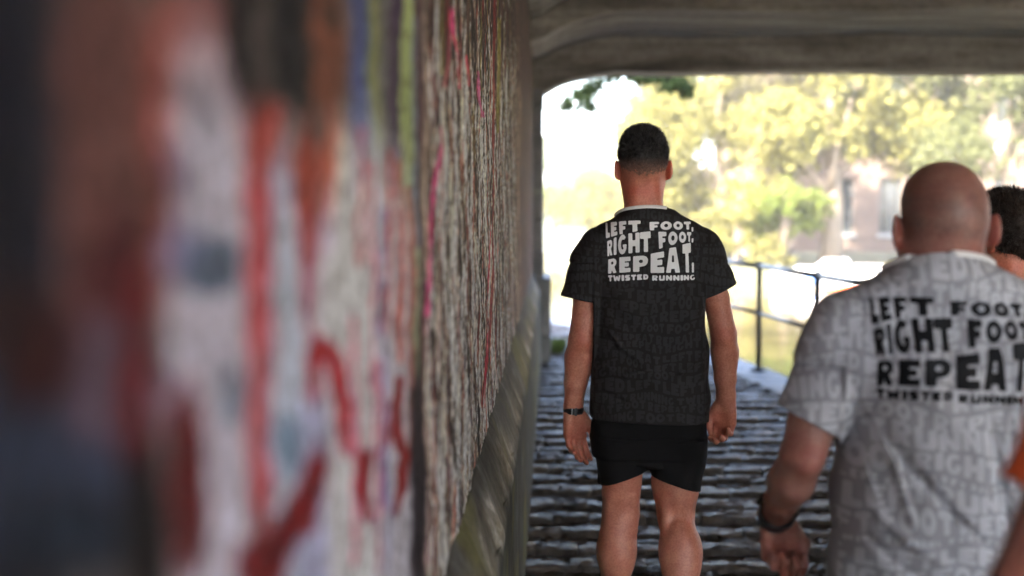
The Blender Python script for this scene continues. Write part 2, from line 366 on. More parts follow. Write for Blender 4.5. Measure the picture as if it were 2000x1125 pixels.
# ------------------------------------------------------------------ abutment wall with graffiti
XW = -.20
def h2(a, b):                                       # smooth numpy noise
    return (np.sin(a*1.7+b*2.3+1)*np.sin(b*1.9-a*.7+2) + np.sin(a*3.1-b*2.9)*np.sin(b*4.3+a*1.3+.5)*.6 + np.sin(a*7.3+b*5.1)*np.sin(b*8.7-a*6.1)*.35)/1.6
def graffiti(PX, PY, Yw, Zw):
    """spray paint colours on the wall; PX, PY only parametrise the wall surface (PX runs with 1/distance along it)"""
    C = np.zeros(PX.shape + (3,)); C[:] = lin((120, 108, 100))
    n1 = h2(PX*.02, PY*.006); n2 = h2(PX*.011+4, PY*.012+7)
    dx = n1*6; X = PX + dx; Y = PY + n2*22
    def blob(cx, cy, rx, ry, c, a=1, p=2.0, soft=1.0):
        q = (np.abs((X-cx)/rx)**p + np.abs((Y-cy)/ry)**p)**(1/p)
        m = np.clip((1.25-q)/.5/soft, 0, 1); m = m*m*(3-2*m)*a
        C[:] = C*(1-m[..., None]) + lin(c)*m[..., None]
    def line(pts, w, c, a=1):
        w = w*np.ones(len(pts)); 
        for (x0, y0), (x1, y1), w0 in zip(pts, pts[1:], w):
            dx_, dy_ = (x1-x0), (y1-y0); L2 = dx_*dx_+dy_*dy_
            t = np.clip(((X-x0)*dx_+(Y-y0)*dy_)/L2, 0, 1); d = np.hypot((X-x0-t*dx_), (Y-y0-t*dy_)*.6)
            m = np.clip((w0*1.3-d)/(w0*.6), 0, 1)*a
            C[:] = C*(1-m[..., None]) + lin(c)*m[..., None]
    # large fields
    blob(-300, 500, 440, 900, (22, 27, 44), 1, 4)
    blob(205, 300, 95, 420, (118, 84, 76), 1, 3)
    blob(215, 560, 75, 130, (92, 44, 46))
    blob(30, 900, 240, 200, (72, 76, 88), 1, 3)
    blob(200, 740, 110, 120, (112, 92, 98), .9)
    blob(60, 690, 85, 110, (74, 14, 20), 1)
    blob(20, 620, 70, 90, (60, 20, 30), .8)
    blob(120, 1060, 120, 90, (40, 52, 62), .8)
    blob(400, 300, 120, 330, (150, 88, 76), 1, 3)
    blob(392, 140, 60, 110, (158, 112, 104), .7)
    blob(400, 700, 85, 620, (178, 168, 168), 1, 3)
    blob(388, 200, 22, 60, (120, 112, 112), .8)
    blob(335, 330, 26, 60, (110, 92, 110), .6)
    blob(405, 520, 62, 60, (92, 100, 108), .9)
    blob(340, 480, 40, 70, (128, 124, 148), .6)
    blob(330, 780, 40, 60, (150, 120, 128), .6)
    blob(445, 780, 26, 60, (104, 116, 124), .7)
    blob(252, 760, 28, 250, (112, 26, 36), 1, 3)
    blob(262, 1060, 45, 170, (34, 18, 26), 1, 3)
    blob(355, 960, 42, 185, (108, 14, 24), 1, 2.5)
    blob(505, 40, 60, 190, (52, 44, 44), 1, 3)
    blob(520, 60, 16, 150, (112, 100, 90), .6, 3)
    blob(510, 640, 30, 400, (172, 88, 88), 1, 3)
    blob(535, 290, 22, 90, (160, 78, 60), .9)
    blob(590, 60, 48, 170, (34, 32, 36), 1, 3)
    blob(560, 800, 32, 500, (172, 170, 176), 1, 3)
    blob(556, 880, 22, 70, (110, 124, 130), .8)
    blob(600, 380, 30, 150, (156, 84, 66), 1)
    blob(640, 90, 40, 130, (128, 84, 62), 1, 3)
    blob(650, 30, 20, 40, (60, 52, 44), .7)
    blob(660, 380, 30, 160, (172, 100, 76), 1)
    blob(590, 520, 14, 150, (165, 70, 76), .8)
    blob(625, 600, 14, 190, (170, 66, 70), .8)
    blob(650, 900, 48, 480, (186, 178, 184), 1, 3)
    blob(606, 1000, 32, 260, (164, 158, 168), .9, 3)
    blob(672, 470, 16, 230, (190, 186, 172), .9, 3)
    line([(600, 700), (625, 690), (650, 720), (668, 800), (674, 860)], 17, (164, 44, 50))
    blob(606, 720, 15, 80, (160, 40, 46), .9)
    line([(612, 930), (585, 1010), (545, 1075), (520, 1130)], 26, (126, 14, 30))
    blob(505, 1110, 50, 60, (120, 14, 30), .9)
    blob(707, 90, 18, 240, (96, 100, 128), 1, 4)
    blob(733, 150, 15, 330, (140, 138, 92), 1, 4)
    blob(751, 100, 10, 330, (118, 110, 104), 1, 4)
    blob(776, 60, 12, 330, (84, 62, 84), 1, 4)
    blob(797, 150, 11, 360, (158, 160, 112), 1, 4)
    blob(816, 330, 10, 320, (128, 136, 140), .9, 4)
    blob(716, 750, 34, 470, (190, 184, 186), 1, 4)
    blob(770, 800, 36, 480, (182, 172, 168), 1, 4)
    for x, y0, y1, w, c in ((704, 260, 520, 5, (178, 96, 84)), (722, 330, 900, 4, (186, 110, 116)), (745, 420, 980, 5, (150, 136, 158)),
                            (760, 300, 640, 5, (176, 84, 70)), (782, 320, 700, 6, (180, 104, 84)), (800, 360, 900, 5, (170, 110, 90)),
                            (735, 700, 1125, 4, (170, 80, 96)), (688, 620, 1100, 5, (188, 92, 104)), (752, 860, 1125, 4, (120, 116, 140)),
                            (812, 480, 1125, 5, (150, 154, 120)), (738, 560, 640, 5, (100, 100, 124))):
        line([(x, y0), (x+3, (y0+y1)/2), (x, y1)], w, c, .85)
    line([(702, 890), (706, 960), (716, 1010)], 13, (142, 22, 30)); line([(708, 950), (724, 880)], 7, (140, 22, 30))
    line([(780, 740), (772, 840), (792, 900), (770, 1000)], 9, (146, 26, 24)); line([(752, 860), (760, 800)], 5, (140, 30, 40))
    line([(820, 0), (822, 600), (820, 1125)], 6, (104, 66, 62), .9)
    blob(812, 960, 14, 240, (58, 46, 52), .95, 3)
    line([(836, 1125), (834, 700), (836, 560)], 2.6, (140, 50, 112), .95)
    C *= np.array((.90, .98, 1.10))
    # bare stretch: flaking cream paint over dark concrete
    m = np.clip((PX-826)/16, 0, 1)
    Yl = np.log(np.maximum(Yw, .1))
    wz = Zw + .02*h2(Yw*20, Zw*6)
    q = .8*h2(Yw*8+3, wz*2.0) + 1.0*h2(Yw*23, wz*5.5) + .7*h2(Yw*58+1, wz*15) + .4*h2(Yw*140+1, wz*37)
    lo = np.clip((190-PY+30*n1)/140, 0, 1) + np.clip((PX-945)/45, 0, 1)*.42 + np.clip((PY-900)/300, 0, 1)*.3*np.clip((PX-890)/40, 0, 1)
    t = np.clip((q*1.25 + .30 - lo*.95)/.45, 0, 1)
    cream = lin((250, 228, 206)); dark = lin((58, 43, 38)); mid = lin((140, 116, 102))
    B = dark*(1-t[..., None]) + cream*t[..., None]
    tm = np.clip((h2(Yw*15+5, wz*2.4)+.2)/.6, 0, 1)[..., None]*.45; B = B*(1-tm) + mid*tm
    q2 = h2(Yw*17+9, Zw*2+1); r = np.clip((q2-.42)/.15, 0, 1)[..., None]*.75; B = B*(1-r) + lin((128, 52, 50))*r
    q3 = h2(Yw*13+2, Zw*1.6+5); r = np.clip((q3-.5)/.12, 0, 1)[..., None]*.6*np.clip((Zw[..., None]-1.5)/.4, 0, 1); B = B*(1-r) + lin((128, 124, 66))*r
    q4 = h2(Yw*11+6, Zw*2.6+2); r = np.clip((q4-.35)/.2, 0, 1)[..., None]*.6*np.clip((1.7-Zw[..., None])/.4, 0, 1); B = B*(1-r) + lin((132, 128, 138))*r
    far = np.clip((Yw-6.5)/3, 0, 1)[..., None]; B = B*(1-far) + (lin((112, 88, 82))*(.75+.5*q2[..., None]))*far
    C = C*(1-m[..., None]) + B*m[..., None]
    def ln2(pts, w, c, a=1):
        nonlocal C
        for (x0, y0), (x1, y1) in zip(pts, pts[1:]):
            t = np.clip((PY-y0)/(y1-y0), 0, 1); xx = x0+(x1-x0)*t; mm = np.clip((w-np.abs(PX-xx))/(w*.5), 0, 1)*((PY > min(y0, y1)) & (PY < max(y0, y1)))*a
            C = C*(1-mm[..., None]) + lin(c)*mm[..., None]
    ln2([(884, 20), (884, 70)], 7, (232, 88, 128)); ln2([(884, 70), (893, 110), (899, 175)], 4, (190, 96, 116), .9); ln2([(880, 60), (872, 170)], 3, (160, 90, 104), .8)
    ln2([(864, 245), (860, 290), (850, 350), (842, 440), (836, 620)], 5, (216, 84, 130), .95)
    ln2([(933, 140), (936, 200), (944, 230)], 4, (230, 100, 140), .9); ln2([(912, 110), (916, 170)], 3, (200, 90, 110), .8)
    ln2([(866, 150), (846, 250)], 5, (80, 60, 70), .9)
    ln2([(966, 0), (962, 520), (958, 640), (940, 800)], 3, (130, 40, 44), .9)
    ln2([(975, 40), (972, 260)], 4, (140, 136, 60), .7)
    ln2([(958, 440), (946, 800)], 1.6, (170, 50, 90), .8)
    return C
us = np.concatenate([np.linspace(0, 2200, 60)[::-1][:-1]*-1, np.linspace(0, 830, 330), np.linspace(831, 1040, 640)])   # PX samples
us = np.unique(us)
Yv = -2778*XW/(1080-us); Yv = np.concatenate([Yv, [14.2]]); us = np.append(us, 1080+2778*XW/14.2)
zv = np.concatenate([np.linspace(.86, 1.25, 90), np.linspace(1.255, 1.95, 240), np.linspace(1.96, 3.4, 120)])
YY, ZZ = np.meshgrid(Yv, zv, indexing='ij'); PX = 1080+2778*XW/YY; PY = 390 - (ZZ-1.6)*2778/YY
ALB = 1.55
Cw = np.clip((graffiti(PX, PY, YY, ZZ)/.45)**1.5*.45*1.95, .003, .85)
ny_, nz_ = YY.shape
V = np.stack([np.full(YY.shape, XW) + .004*h2(YY*6, ZZ*5) + .0015*h2(YY*40, ZZ*37), YY, ZZ], -1).reshape(-1, 3)
idx = np.arange(ny_*nz_).reshape(ny_, nz_)
F = np.stack([idx[:-1, :-1], idx[1:, :-1], idx[1:, 1:], idx[:-1, 1:]], -1).reshape(-1, 4)[:, ::-1]
F = F[:, ::-1] if True else F
def wall_mat():
    t = NT('graffiti_concrete'); co = t.coord(); c = t.attr('col')
    g = t.noise(co, 60, 8, .75); h = t.noise(co, 9, 6, .7); p = t.voro(co, 260)
    c = t.mix(c, t.ramp(g, [(.42, (.14, .12, .11)), (.53, (1.05, 1.05, 1.05))]), .85, 'MULTIPLY')
    c = t.mix(c, t.ramp(t.noise(co, 24, 5, .7), [(.40, (.18, .15, .13)), (.50, (1.1, 1.1, 1.1))]), .5, 'MULTIPLY')
    c = t.mix(c, t.ramp(h, [(.3, (.62, .58, .56)), (.6, (1.08, 1.08, 1.08))]), .8, 'MULTIPLY')
    b = t.bump(h, .5, .02); b = t.bump(g, .8, .008, b); b = t.bump(p, .35, .0015, b)
    return t.out(c, t.ramp(g, [(.3, .85), (.7, .55)]), b, Specular_IOR_Level=.25)
M['graffiti'] = wall_mat()
wall = empty('abutment_wall', (XW, 5, 0), label='concrete bridge abutment wall covered in blurred red, grey and cream graffiti', cat='wall')
me = mesh_np('painted_face', V - np.array((XW, 5, 0)), F); set_col(me, Cw.reshape(-1, 3))
o = link('painted_face', me, M['graffiti'], wall, True)
def wpart(name, mb, mat, **k):
    o = mb.build(name, mat, wall, **k); o.location = (-XW, -5, 0); return o
wpart('core', MB().box(-1.2, XW-.012, -3.8, 14.3, 0, 3.6), M['concrete'])
# lower plinth: sloped weathering over an upright foot
def plinth_mat():
    t = NT('plinth_concrete'); co = t.coord((1, .45, 1)); n = t.noise(t.coord((1, 1, .8)), 5, 7, .7, .7); g = t.noise(co, 50, 8, .75); w = t.noise(t.coord((1, 1, .15)), 14, 4, .6)
    c = t.ramp(n, [(.28, (.016, .014, .011)), (.48, (.07, .062, .048)), (.60, (.11, .104, .095)), (.74, (.28, .275, .27))])
    y_ = t.ramp(t.noise(co, 2.3, 3), [(.52, (0, 0, 0)), (.62, (1, 1, 1))])
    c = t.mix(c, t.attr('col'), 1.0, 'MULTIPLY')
    c = t.mix(c, (.20, .18, .03), t.mix((0, 0, 0), y_, .5)); c = t.mix(c, t.ramp(g, [(.35, .45), (.6, 1.05)]), .7, 'MULTIPLY')
    b = t.bump(n, .6, .02); b = t.bump(g, .7, .006, b)
    return t.out(c, .75, b, Specular_IOR_Level=.3)
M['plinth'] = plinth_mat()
y = -3.7
while y < 13.7:
    L = min(1.35, 13.88-y); a, b = y+.003, y+L-.003; n = 14; V_ = []; F_ = []
    for i in range(n+1):
        yy = a+(b-a)*i/n; q = .004*math.sin(yy*9)+.003*math.sin(yy*23+1)
        prof = [(-.26, .96), (XW+.004, .900+q), (XW+.016, .875+q), (-.136+q, .748+q*2), (-.128+q, .735), (-.124, .70), (-.118, .16), (-.118, -.06), (-.26, -.06)]
        V_ += [(px_, yy, pz_) for px_, pz_ in prof]
    m_ = len(prof)
    for i in range(n):
        for k in range(m_-1): F_.append((i*m_+k, i*m_+k+1, (i+1)*m_+k+1, (i+1)*m_+k))
    F_.append(tuple(range(m_))[::-1]); F_.append(tuple(n*m_+k for k in range(m_)))
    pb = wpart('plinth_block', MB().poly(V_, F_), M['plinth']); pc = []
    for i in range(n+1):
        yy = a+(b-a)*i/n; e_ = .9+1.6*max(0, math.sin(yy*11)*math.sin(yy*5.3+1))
        pc += [(1, 1, 1), (.9, .9, .9), (.75, .75, .75), (2.6*e_, 2.5*e_, 2.3*e_), (1.9*e_, 1.9*e_, 1.8*e_), (.5, .56, .52), (.7, .75, .7), (.8, .8, .78), (.8, .8, .8)]  # arris lightened as worn edge, with an edge highlight put into the colour
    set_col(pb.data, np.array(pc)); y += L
# end pier of dressed blocks
r = random.Random(3); z = 0.0; k = 0
while z < 2.62:
    hgt = r.uniform(.26, .32); hgt = min(hgt, 2.68-z)
    ex = .075 if z < .70 else 0
    wpart('pier_block', MB().box(-1.15, -.098+ex+r.uniform(-.008, .008), 13.9, 14.86+ex+r.uniform(-.008, .008), z+.004, z+hgt-.004, .012), M['stone']); z += hgt; k += 1

# ------------------------------------------------------------------ bridge deck
deck = empty('bridge_deck', (5, 6, 2.8), label='low concrete bridge deck spanning the path and canal, haunched at the left wall', cat='bridge')
prof0 = [(-.3, 2.60), (-.10, 2.655), (-.03, 2.70), (.05, 2.745), (.15, 2.785), (.28, 2.82), (.42, 2.85), (.6, 2.875), (.75, 2.88)] + [(.75+i*.35, 2.88) for i in range(1, 46)]
def deck_part(name, dz, y0, y1, ztop, seed, mat=M['soffit']):
    r = random.Random(seed); V_ = []; F_ = []; ys = [y0+(y1-y0)*i/12 for i in range(13)]
    for yi, yy in enumerate(ys):
        for x, z in prof0: V_.append((x, yy, z+dz+r.uniform(-.006, .006)+.012*math.sin(x*2.1+yy)))
    n = len(prof0); T = len(V_)
    for i in range(12):
        for k in range(n-1): F_.append((i*n+k, (i+1)*n+k, (i+1)*n+k+1, i*n+k+1))
    for yy in (y0, y1):
        for x, z in prof0: V_.append((x, yy, ztop))
    for k in range(n-1):
        F_.append((k, k+1, T+k+1, T+k)); F_.append((12*n+k+1, 12*n+k, T+n+k, T+n+k+1)); F_.append((T+k, T+k+1, T+n+k+1, T+n+k))
    F_.append((n-1, *[i*n+n-1 for i in range(1, 13)], T+2*n-1, T+n-1)); F_.append((0, T, T+n, *[i*n for i in range(12, 0, -1)]))
    bm = bmesh.new(); me = bpy.data.meshes.new(name); me.from_pydata(V_, [], F_); bm.from_mesh(me); bmesh.ops.recalc_face_normals(bm, faces=bm.faces); bm.to_mesh(me); bm.free()
    o = link(name, me, mat, deck); o.location = (-5, -6, -2.8); return o
deck_part('edge_beam', 0, 14.25, 14.85, 4.15, 1)
deck_part('inner_beam', .33, 12.3, 14.25-.004, 4.1, 2)
deck_part('soffit_slab', .52, -3.2, 12.3-.004, 4.1, 3)
deck_part('edge_beam', .05, -3.8, -3.204, 4.15, 4)
o = MB().box(15.9, 17.2, -3.8, 14.8, -1.6, 3.6).build('far_abutment', M['concrete'], deck); o.location = (-5, -6, -2.8)
for y0 in (14.55, -3.75):
    o = MB().box(-1.2, 17.2, y0, y0+.26, 4.155, 5.1).build('parapet', M['stone'], deck); o.location = (-5, -6, -2.8)

# ------------------------------------------------------------------ railing
posts = [(2.63, 1.8), (2.63, 3.4), (2.62, 5.0), (2.60, 6.6), (2.50, 8.2), (2.33, 9.9), (2.13, 11.5), (1.91, 13.2), (1.64, 14.75), (1.22, 16.3)]
rail = empty('railing', (2.05, 11.5, .015), label='dark metal two-rail fence with ball joints on posts along the canal edge', cat='railing')
def rp(name, mb, mat): o = mb.build(name, mat, rail, True); o.location = (-2.05, -11.5, -.015); return o
for x, y in posts:
    p = rp('post', MB().tube([(x, y, .02), (x, y, .5), (x, y, .98)], .026, 12), M['rail'])
    b_ = MB().tube([(x, y, .012), (x, y, .03), (x, y, .05)], [.085, .075, .03], 14); rp('base_flange', b_, M['rail'])
    rp('ball_joint', MB().ball((x, y, .99), .043, 14), M['rail']); rp('ball_joint', MB().ball((x, y, .55), .04, 14), M['rail'])
for (x0, y0), (x1, y1) in zip(posts, posts[1:]):
    rp('top_rail', MB().tube([(x0, y0, .99), ((x0+x1)/2, (y0+y1)/2, .988), (x1, y1, .99)], .026, 12), M['rail_top'])
    rp('middle_rail', MB().tube([(x0, y0, .55), (x1, y1, .55)], .021, 12), M['rail_top'])

# ------------------------------------------------------------------ far bank: building, trees, boats
bld = empty('brick_warehouse', (16, 47, -.08), label='tall red brick warehouse with dark windows behind the waterside trees', cat='building')
def bp(name, mb, mat, par=None): o = mb.build(name, mat, par or bld); o.location = (-16, -47, .08) if par is None else (0, 0, 0); return o
X0, X1, YB = 6.5, 40, 46.0
wins = []
xx = 8.9
while xx < 38:
    for z0, z1 in ((.5, 2.3), (4.0, 6.0), (7.6, 9.4), (11, 12.8)): wins.append((xx, xx+.75, z0, z1))
    xx += 1.55 if int(xx*10) % 3 else 2.1
body = MB().box(X0, X1, YB+.25, YB+12, -.08, 15)
# front skin with real openings
xs = sorted({X0, X1, *[w[0] for w in wins], *[w[1] for w in wins]}); zs = sorted({-.08, 15, *[w[2] for w in wins], *[w[3] for w in wins]})
front = MB()
for i in range(len(xs)-1):
    for j in range(len(zs)-1):
        cx, cz = (xs[i]+xs[i+1])/2, (zs[j]+zs[j+1])/2
        if not any(w[0] < cx < w[1] and w[2] < cz < w[3] for w in wins): front.box(xs[i], xs[i+1], YB, YB+.25, zs[j], zs[j+1])
bp('wall', body, M['brickwork']); bp('front_wall', front, M['brickwork'])
for x0, x1, z0, z1 in wins:
    w_ = bp('window', MB().box(x0, x1, YB+.17, YB+.2, z0, z0+.06).box(x0, x1, YB+.17, YB+.2, z1-.06, z1).box(x0, x0+.06, YB+.17, YB+.2, z0, z1).box(x1-.06, x1, YB+.17, YB+.2, z0, z1).box((x0+x1)/2-.02, (x0+x1)/2+.02, YB+.17, YB+.2, z0, z1), M['frame_paint'])
    bp('pane', MB().box(x0+.06, x1-.06, YB+.19, YB+.195, z0+.06, z1-.06), M['glass'], w_)
    bp('sill', MB().box(x0-.06, x1+.06, YB-.06, YB-.002, z0-.1, z0), M['stone'], w_)
bp('ground_floor_band', MB().box(X0, X1, YB-.05, YB-.003, 3.1, 3.35), M['stone'])
bp('roof', MB().poly([(X0-.3, YB-.3, 15.01), (X1+.3, YB-.3, 15.01), (X1+.3, YB+12.3, 15.01), (X0-.3, YB+12.3, 15.01), (X0-.3, YB+6, 18), (X1+.3, YB+6, 18)], [(0, 1, 5, 4), (2, 3, 4, 5), (0, 4, 3), (1, 2, 5), (3, 2, 1, 0)]), M['frame_paint'])

def leaves_mesh(lobes, n, size, seed, droop=0):
    """n leaf-sized bent quads spread through the lobes (cx,cy,cz,rx,ry,rz)"""
    g = np.random.default_rng(seed); lobes = np.array(lobes, float); vol = (lobes[:, 3]*lobes[:, 4]*lobes[:, 5])**.8
    nc = max(8, n//26); li = g.choice(len(lobes), nc, p=vol/vol.sum()); u = g.normal(size=(nc, 3)); u /= np.linalg.norm(u, axis=1)[:, None]
    rr = g.uniform(.35, 1.05, nc)**.6; cc = lobes[li, :3] + u*rr[:, None]*lobes[li, 3:6]
    ci = g.integers(0, nc, n); spread = (lobes[li, 3:6].mean(1)*.20)[ci]
    P = cc[ci] + g.normal(size=(n, 3))*spread[:, None]*np.array((1, 1, .8)); P[:, 2] -= droop*np.abs(g.normal(size=n))
    a = g.normal(size=(n, 3)); a /= np.linalg.norm(a, axis=1)[:, None]; b = np.cross(a, g.normal(size=(n, 3))); b /= np.linalg.norm(b, axis=1)[:, None]
    s1 = (size*g.uniform(.6, 1.3, n))[:, None]; a *= s1*.5; b *= s1*.28
    nrm = np.cross(a, b); nrm /= np.linalg.norm(nrm, axis=1)[:, None]
    V = np.stack([P-a, P-b+nrm*s1*.06, P+a, P+b+nrm*s1*.06], 1).reshape(-1, 3); F = np.arange(4*n).reshape(n, 4)
    return mesh_np('foliage', V, F)
def tree(name, loc, h, trunk_h, r0, lobes, n, size, leaf, label, cat='tree', group=None, seed=0, limbs=5, lean=(0, 0)):
    root = empty(name, loc, label=label, cat=cat, group=group); g = random.Random(seed)
    m = MB(); top = Vector((lean[0], lean[1], h*.75))
    def wob(p): return p + Vector((g.uniform(-1, 1), g.uniform(-1, 1), 0))*r0*.5
    k = [wob(top*t) for t in (0, .25, .5, .75, 1)]; k[0] = Vector((0, 0, -.1)); m.tube(k, [r0*1.25, r0*.85, r0*.5, r0*.25, r0*.08], 10)
    m.build('trunk', M['bark'], root, True)
    for i in range(limbs):
        lb = lobes[i % len(lobes)]; s = top*(trunk_h/h/.75 * g.uniform(.9, 1.35)); e = Vector(lb[:3]); mid = s.lerp(e, .5) + Vector((0, 0, -.08*h*.3))
        MB().tube([s, mid, e], [r0*.5, r0*.3, r0*.08], 8).build('limb', M['bark'], root, True)
    link('crown', leaves_mesh(lobes, int(n*1.5), size, seed), leaf, root)
    return root
def rnd_lobes(seed, c, R, n, r):
    g = random.Random(seed); L = []
    for _ in range(n):
        L.append((c[0]+g.uniform(-1, 1)*R[0], c[1]+g.uniform(-1, 1)*R[1], c[2]+g.uniform(-1, 1)*R[2], r*g.uniform(.6, 1.2), r*g.uniform(.6, 1.2), r*g.uniform(.5, 1.0)))
    return L
GT = 'trees on the far bank'
tree('waterside_tree', (at(1620, 500, 37).x, 37, -.08), 9, 2.0, .26, [(-1.2, 0, 3.6, 1.1, 1, .9), (1.1, .3, 3.8, 1.0, 1, .9), (0, -.9, 3.2, .8, .5, .7), (.3, -1, 4.2, .9, .5, .9), (-.2, -1, 5.4, 1, .5, 1)] + rnd_lobes(11, (0, 0, 5.4), (2.2, 1.5, 2.2), 14, 1.1), 14000, .17, M['leaf_yellow'],
     'pale sunlit tree with a forked trunk standing on the far quay', group=GT, seed=11, limbs=6)
tree('waterside_tree', (at(1420, 500, 36.5).x, 38, -.08), 8, 1.0, .2, rnd_lobes(12, (0, 0, 3.9), (2.1, 1.2, 3.2), 16, 1.0), 12000, .16, M['leaf_yellow'],
     'yellow green tree behind the head of the man in black', group=GT, seed=12)
tree('waterside_tree', (at(1330, 500, 42).x, 42, -.08), 8.5, 1.0, .2, rnd_lobes(13, (.3, 0, 3.2), (1.0, 1.2, 3.4), 12, .95), 9000, .17, M['leaf_pale'],
     'pale loose tree leftmost of the big trees on the far bank', group=GT, seed=13)
tree('waterside_tree', (at(1800, 500, 38).x, 39, -.08), 9, 2.2, .22, rnd_lobes(14, (0, 0, 5.2), (1.9, 1.3, 2.3), 13, 1.0), 9000, .16, M['leaf_olive'],
     'olive green tree above the bald man, in front of the warehouse', group=GT, seed=14)
tree('waterside_tree', (at(1960, 500, 36).x, 36, -.08), 9, 2.2, .22, rnd_lobes(15, (0, 0, 4.6), (1.5, 1.2, 2.8), 12, .9), 8000, .16, M['leaf_olive'],
     'olive green tree at the right edge of the photo', group=GT, seed=15)
tree('waterside_tree', (at(1540, 500, 40).x, 41, -.08), 9, 2.2, .22, rnd_lobes(16, (0, 0, 5.6), (1.6, 1.3, 2.2), 12, 1.0), 8000, .17, M['leaf_pale'],
     'pale tree between the yellow tree and the forked trunk', group=GT, seed=16)
tree('waterside_bush', (at(1530, 500, 35.6).x, 35.8, -.08), 2.8, .3, .08, rnd_lobes(21, (0, 0, 1.0), (.75, .4, .8), 9, .5), 4200, .11, M['leaf_green'],
     'bright green bush at the foot of the forked tree', 'bush', 'bushes on the far bank', 21)
tree('waterside_bush', (at(1440, 500, 36).x, 36, -.08), 2.5, .3, .08, rnd_lobes(22, (0, 0, .9), (.8, .4, .7), 9, .55), 4200, .11, M['leaf_yellow'],
     'yellowish bush on the bank right of the man in black', 'bush', 'bushes on the far bank', 22)
for i, (px, Y, hh, rr, mt, lab) in enumerate([(1085, 66, 4.7, 1.5, 'leaf_green', 'rounded green bush beside the left pier in the distance'), (1150, 64, 3.3, 1.3, 'leaf_yellow', 'low yellow green bush on the distant bank left of the man in black'),
                                        (1215, 58, 3.0, 1.3, 'leaf_yellow', 'distant yellow green bush behind the neck of the man in black'), (1275, 50, 3.4, 1.2, 'leaf_yellow', 'yellow green bush behind the right ear of the man in black')]):
    tree('distant_bush', (at(px, 480, Y).x, Y, -.08), hh, .4, .1, rnd_lobes(30+i, (0, 0, hh*.5), (rr, .8, hh*.3), 10, rr*.62), 5200, .16, M[mt], lab, 'bush', 'bushes on the distant left bank', 30+i, limbs=3)
# near tree whose twigs hang past the bridge edge
nt = empty('overhanging_tree', (-1.9, 17.6, 0), label='dark leafed tree beyond the pier, its twigs hanging under the bridge edge', cat='tree')
MB().tube([(0, 0, -.05), (.1, 0, 1.5), (.3, -.05, 3.0), (.9, -.1, 4.2), (1.7, -.1, 5)], [.2, .17, .14, .1, .04], 12).build('trunk', M['bark'], nt, True)
g = random.Random(5); lobes = [(1.0, 0, 4.9, 1.2, 1, .7), (2.4, 0, 4.7, 1.2, .9, .7), (3.6, 0, 4.6, .9, .8, .6), (-.5, 0, 4.6, 1.1, 1, .8)]
for (px, py, n_, s_) in ((1108, 205, 70, .05), (1128, 188, 120, .07), (1150, 178, 130, .07), (1146, 205, 90, .04), (1165, 165, 80, .06), (1195, 152, 60, .06), (1240, 150, 120, .06), (1262, 152, 160, .06), (1290, 152, 200, .06), (1300, 168, 120, .05), (1325, 160, 90, .06), (1338, 175, 60, .05)):
    p = at(px, py, 17.2) - nt.location; lobes.append((p.x, p.y, p.z, s_, s_, s_*.9))
    a = Vector((p.x*.8+.2, p.y, 4.4)); MB().tube([a, a.lerp(p, .5)+Vector((.05, 0, .05)), p], [.018, .010, .004], 5).build('twig', M['bark'], nt, True)
for (a, b) in (((.4, 0, 3.3), (3.4, -.2, 4.5)), ((.3, 0, 3.1), (-.8, .3, 4.6)), ((1.2, 0, 4.4), (3.0, -.3, 4.3))):
    MB().tube([a, Vector(a).lerp(Vector(b), .5)+Vector((0, 0, .25)), b], [.07, .05, .02], 8).build('limb', M['bark'], nt, True)
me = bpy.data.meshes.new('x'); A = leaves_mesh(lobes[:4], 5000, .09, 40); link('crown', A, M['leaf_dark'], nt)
g2 = np.random.default_rng(9); Vt = []
for lb in lobes[4:]:
    n_ = 120; P = np.array(lb[:3]) + g2.normal(size=(n_, 3))*np.array((.06, .08, .045)); a = g2.normal(size=(n_, 3)); a /= np.linalg.norm(a, axis=1)[:, None]
    b = np.cross(a, g2.normal(size=(n_, 3))); b /= np.linalg.norm(b, axis=1)[:, None]; a *= .042; b *= .022; Vt.append(np.stack([P-a, P-b, P+a, P+b], 1).reshape(-1, 3))
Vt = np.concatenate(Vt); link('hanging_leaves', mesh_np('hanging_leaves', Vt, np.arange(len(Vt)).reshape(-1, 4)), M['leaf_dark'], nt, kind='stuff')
# weeds at the pier foot
wd = MB(); g = random.Random(8)
for i in range(260):
    x, y_ = g.uniform(-.02, .12)*g.random()**.5, 14.95+g.uniform(-.25, .25); a = g.uniform(0, 6.28); L = g.uniform(.05, .16); s = Vector((x, y_, .0)); e = s+Vector((math.cos(a)*L*.6+.03, math.sin(a)*L*.6, L)); w = Vector((-math.sin(a), math.cos(a), 0))*.007
    wd.poly([s-w, s+w, s.lerp(e, .6)+w*.9+Vector((0, 0, .01)), e, s.lerp(e, .6)-w*.9+Vector((0, 0, .01))], [(0, 1, 2, 3, 4)])
wd.build('weed_tuft', M['leaf_green'], None, kind='stuff', label='small tuft of bright green weeds at the foot of the stone pier', cat='weeds')

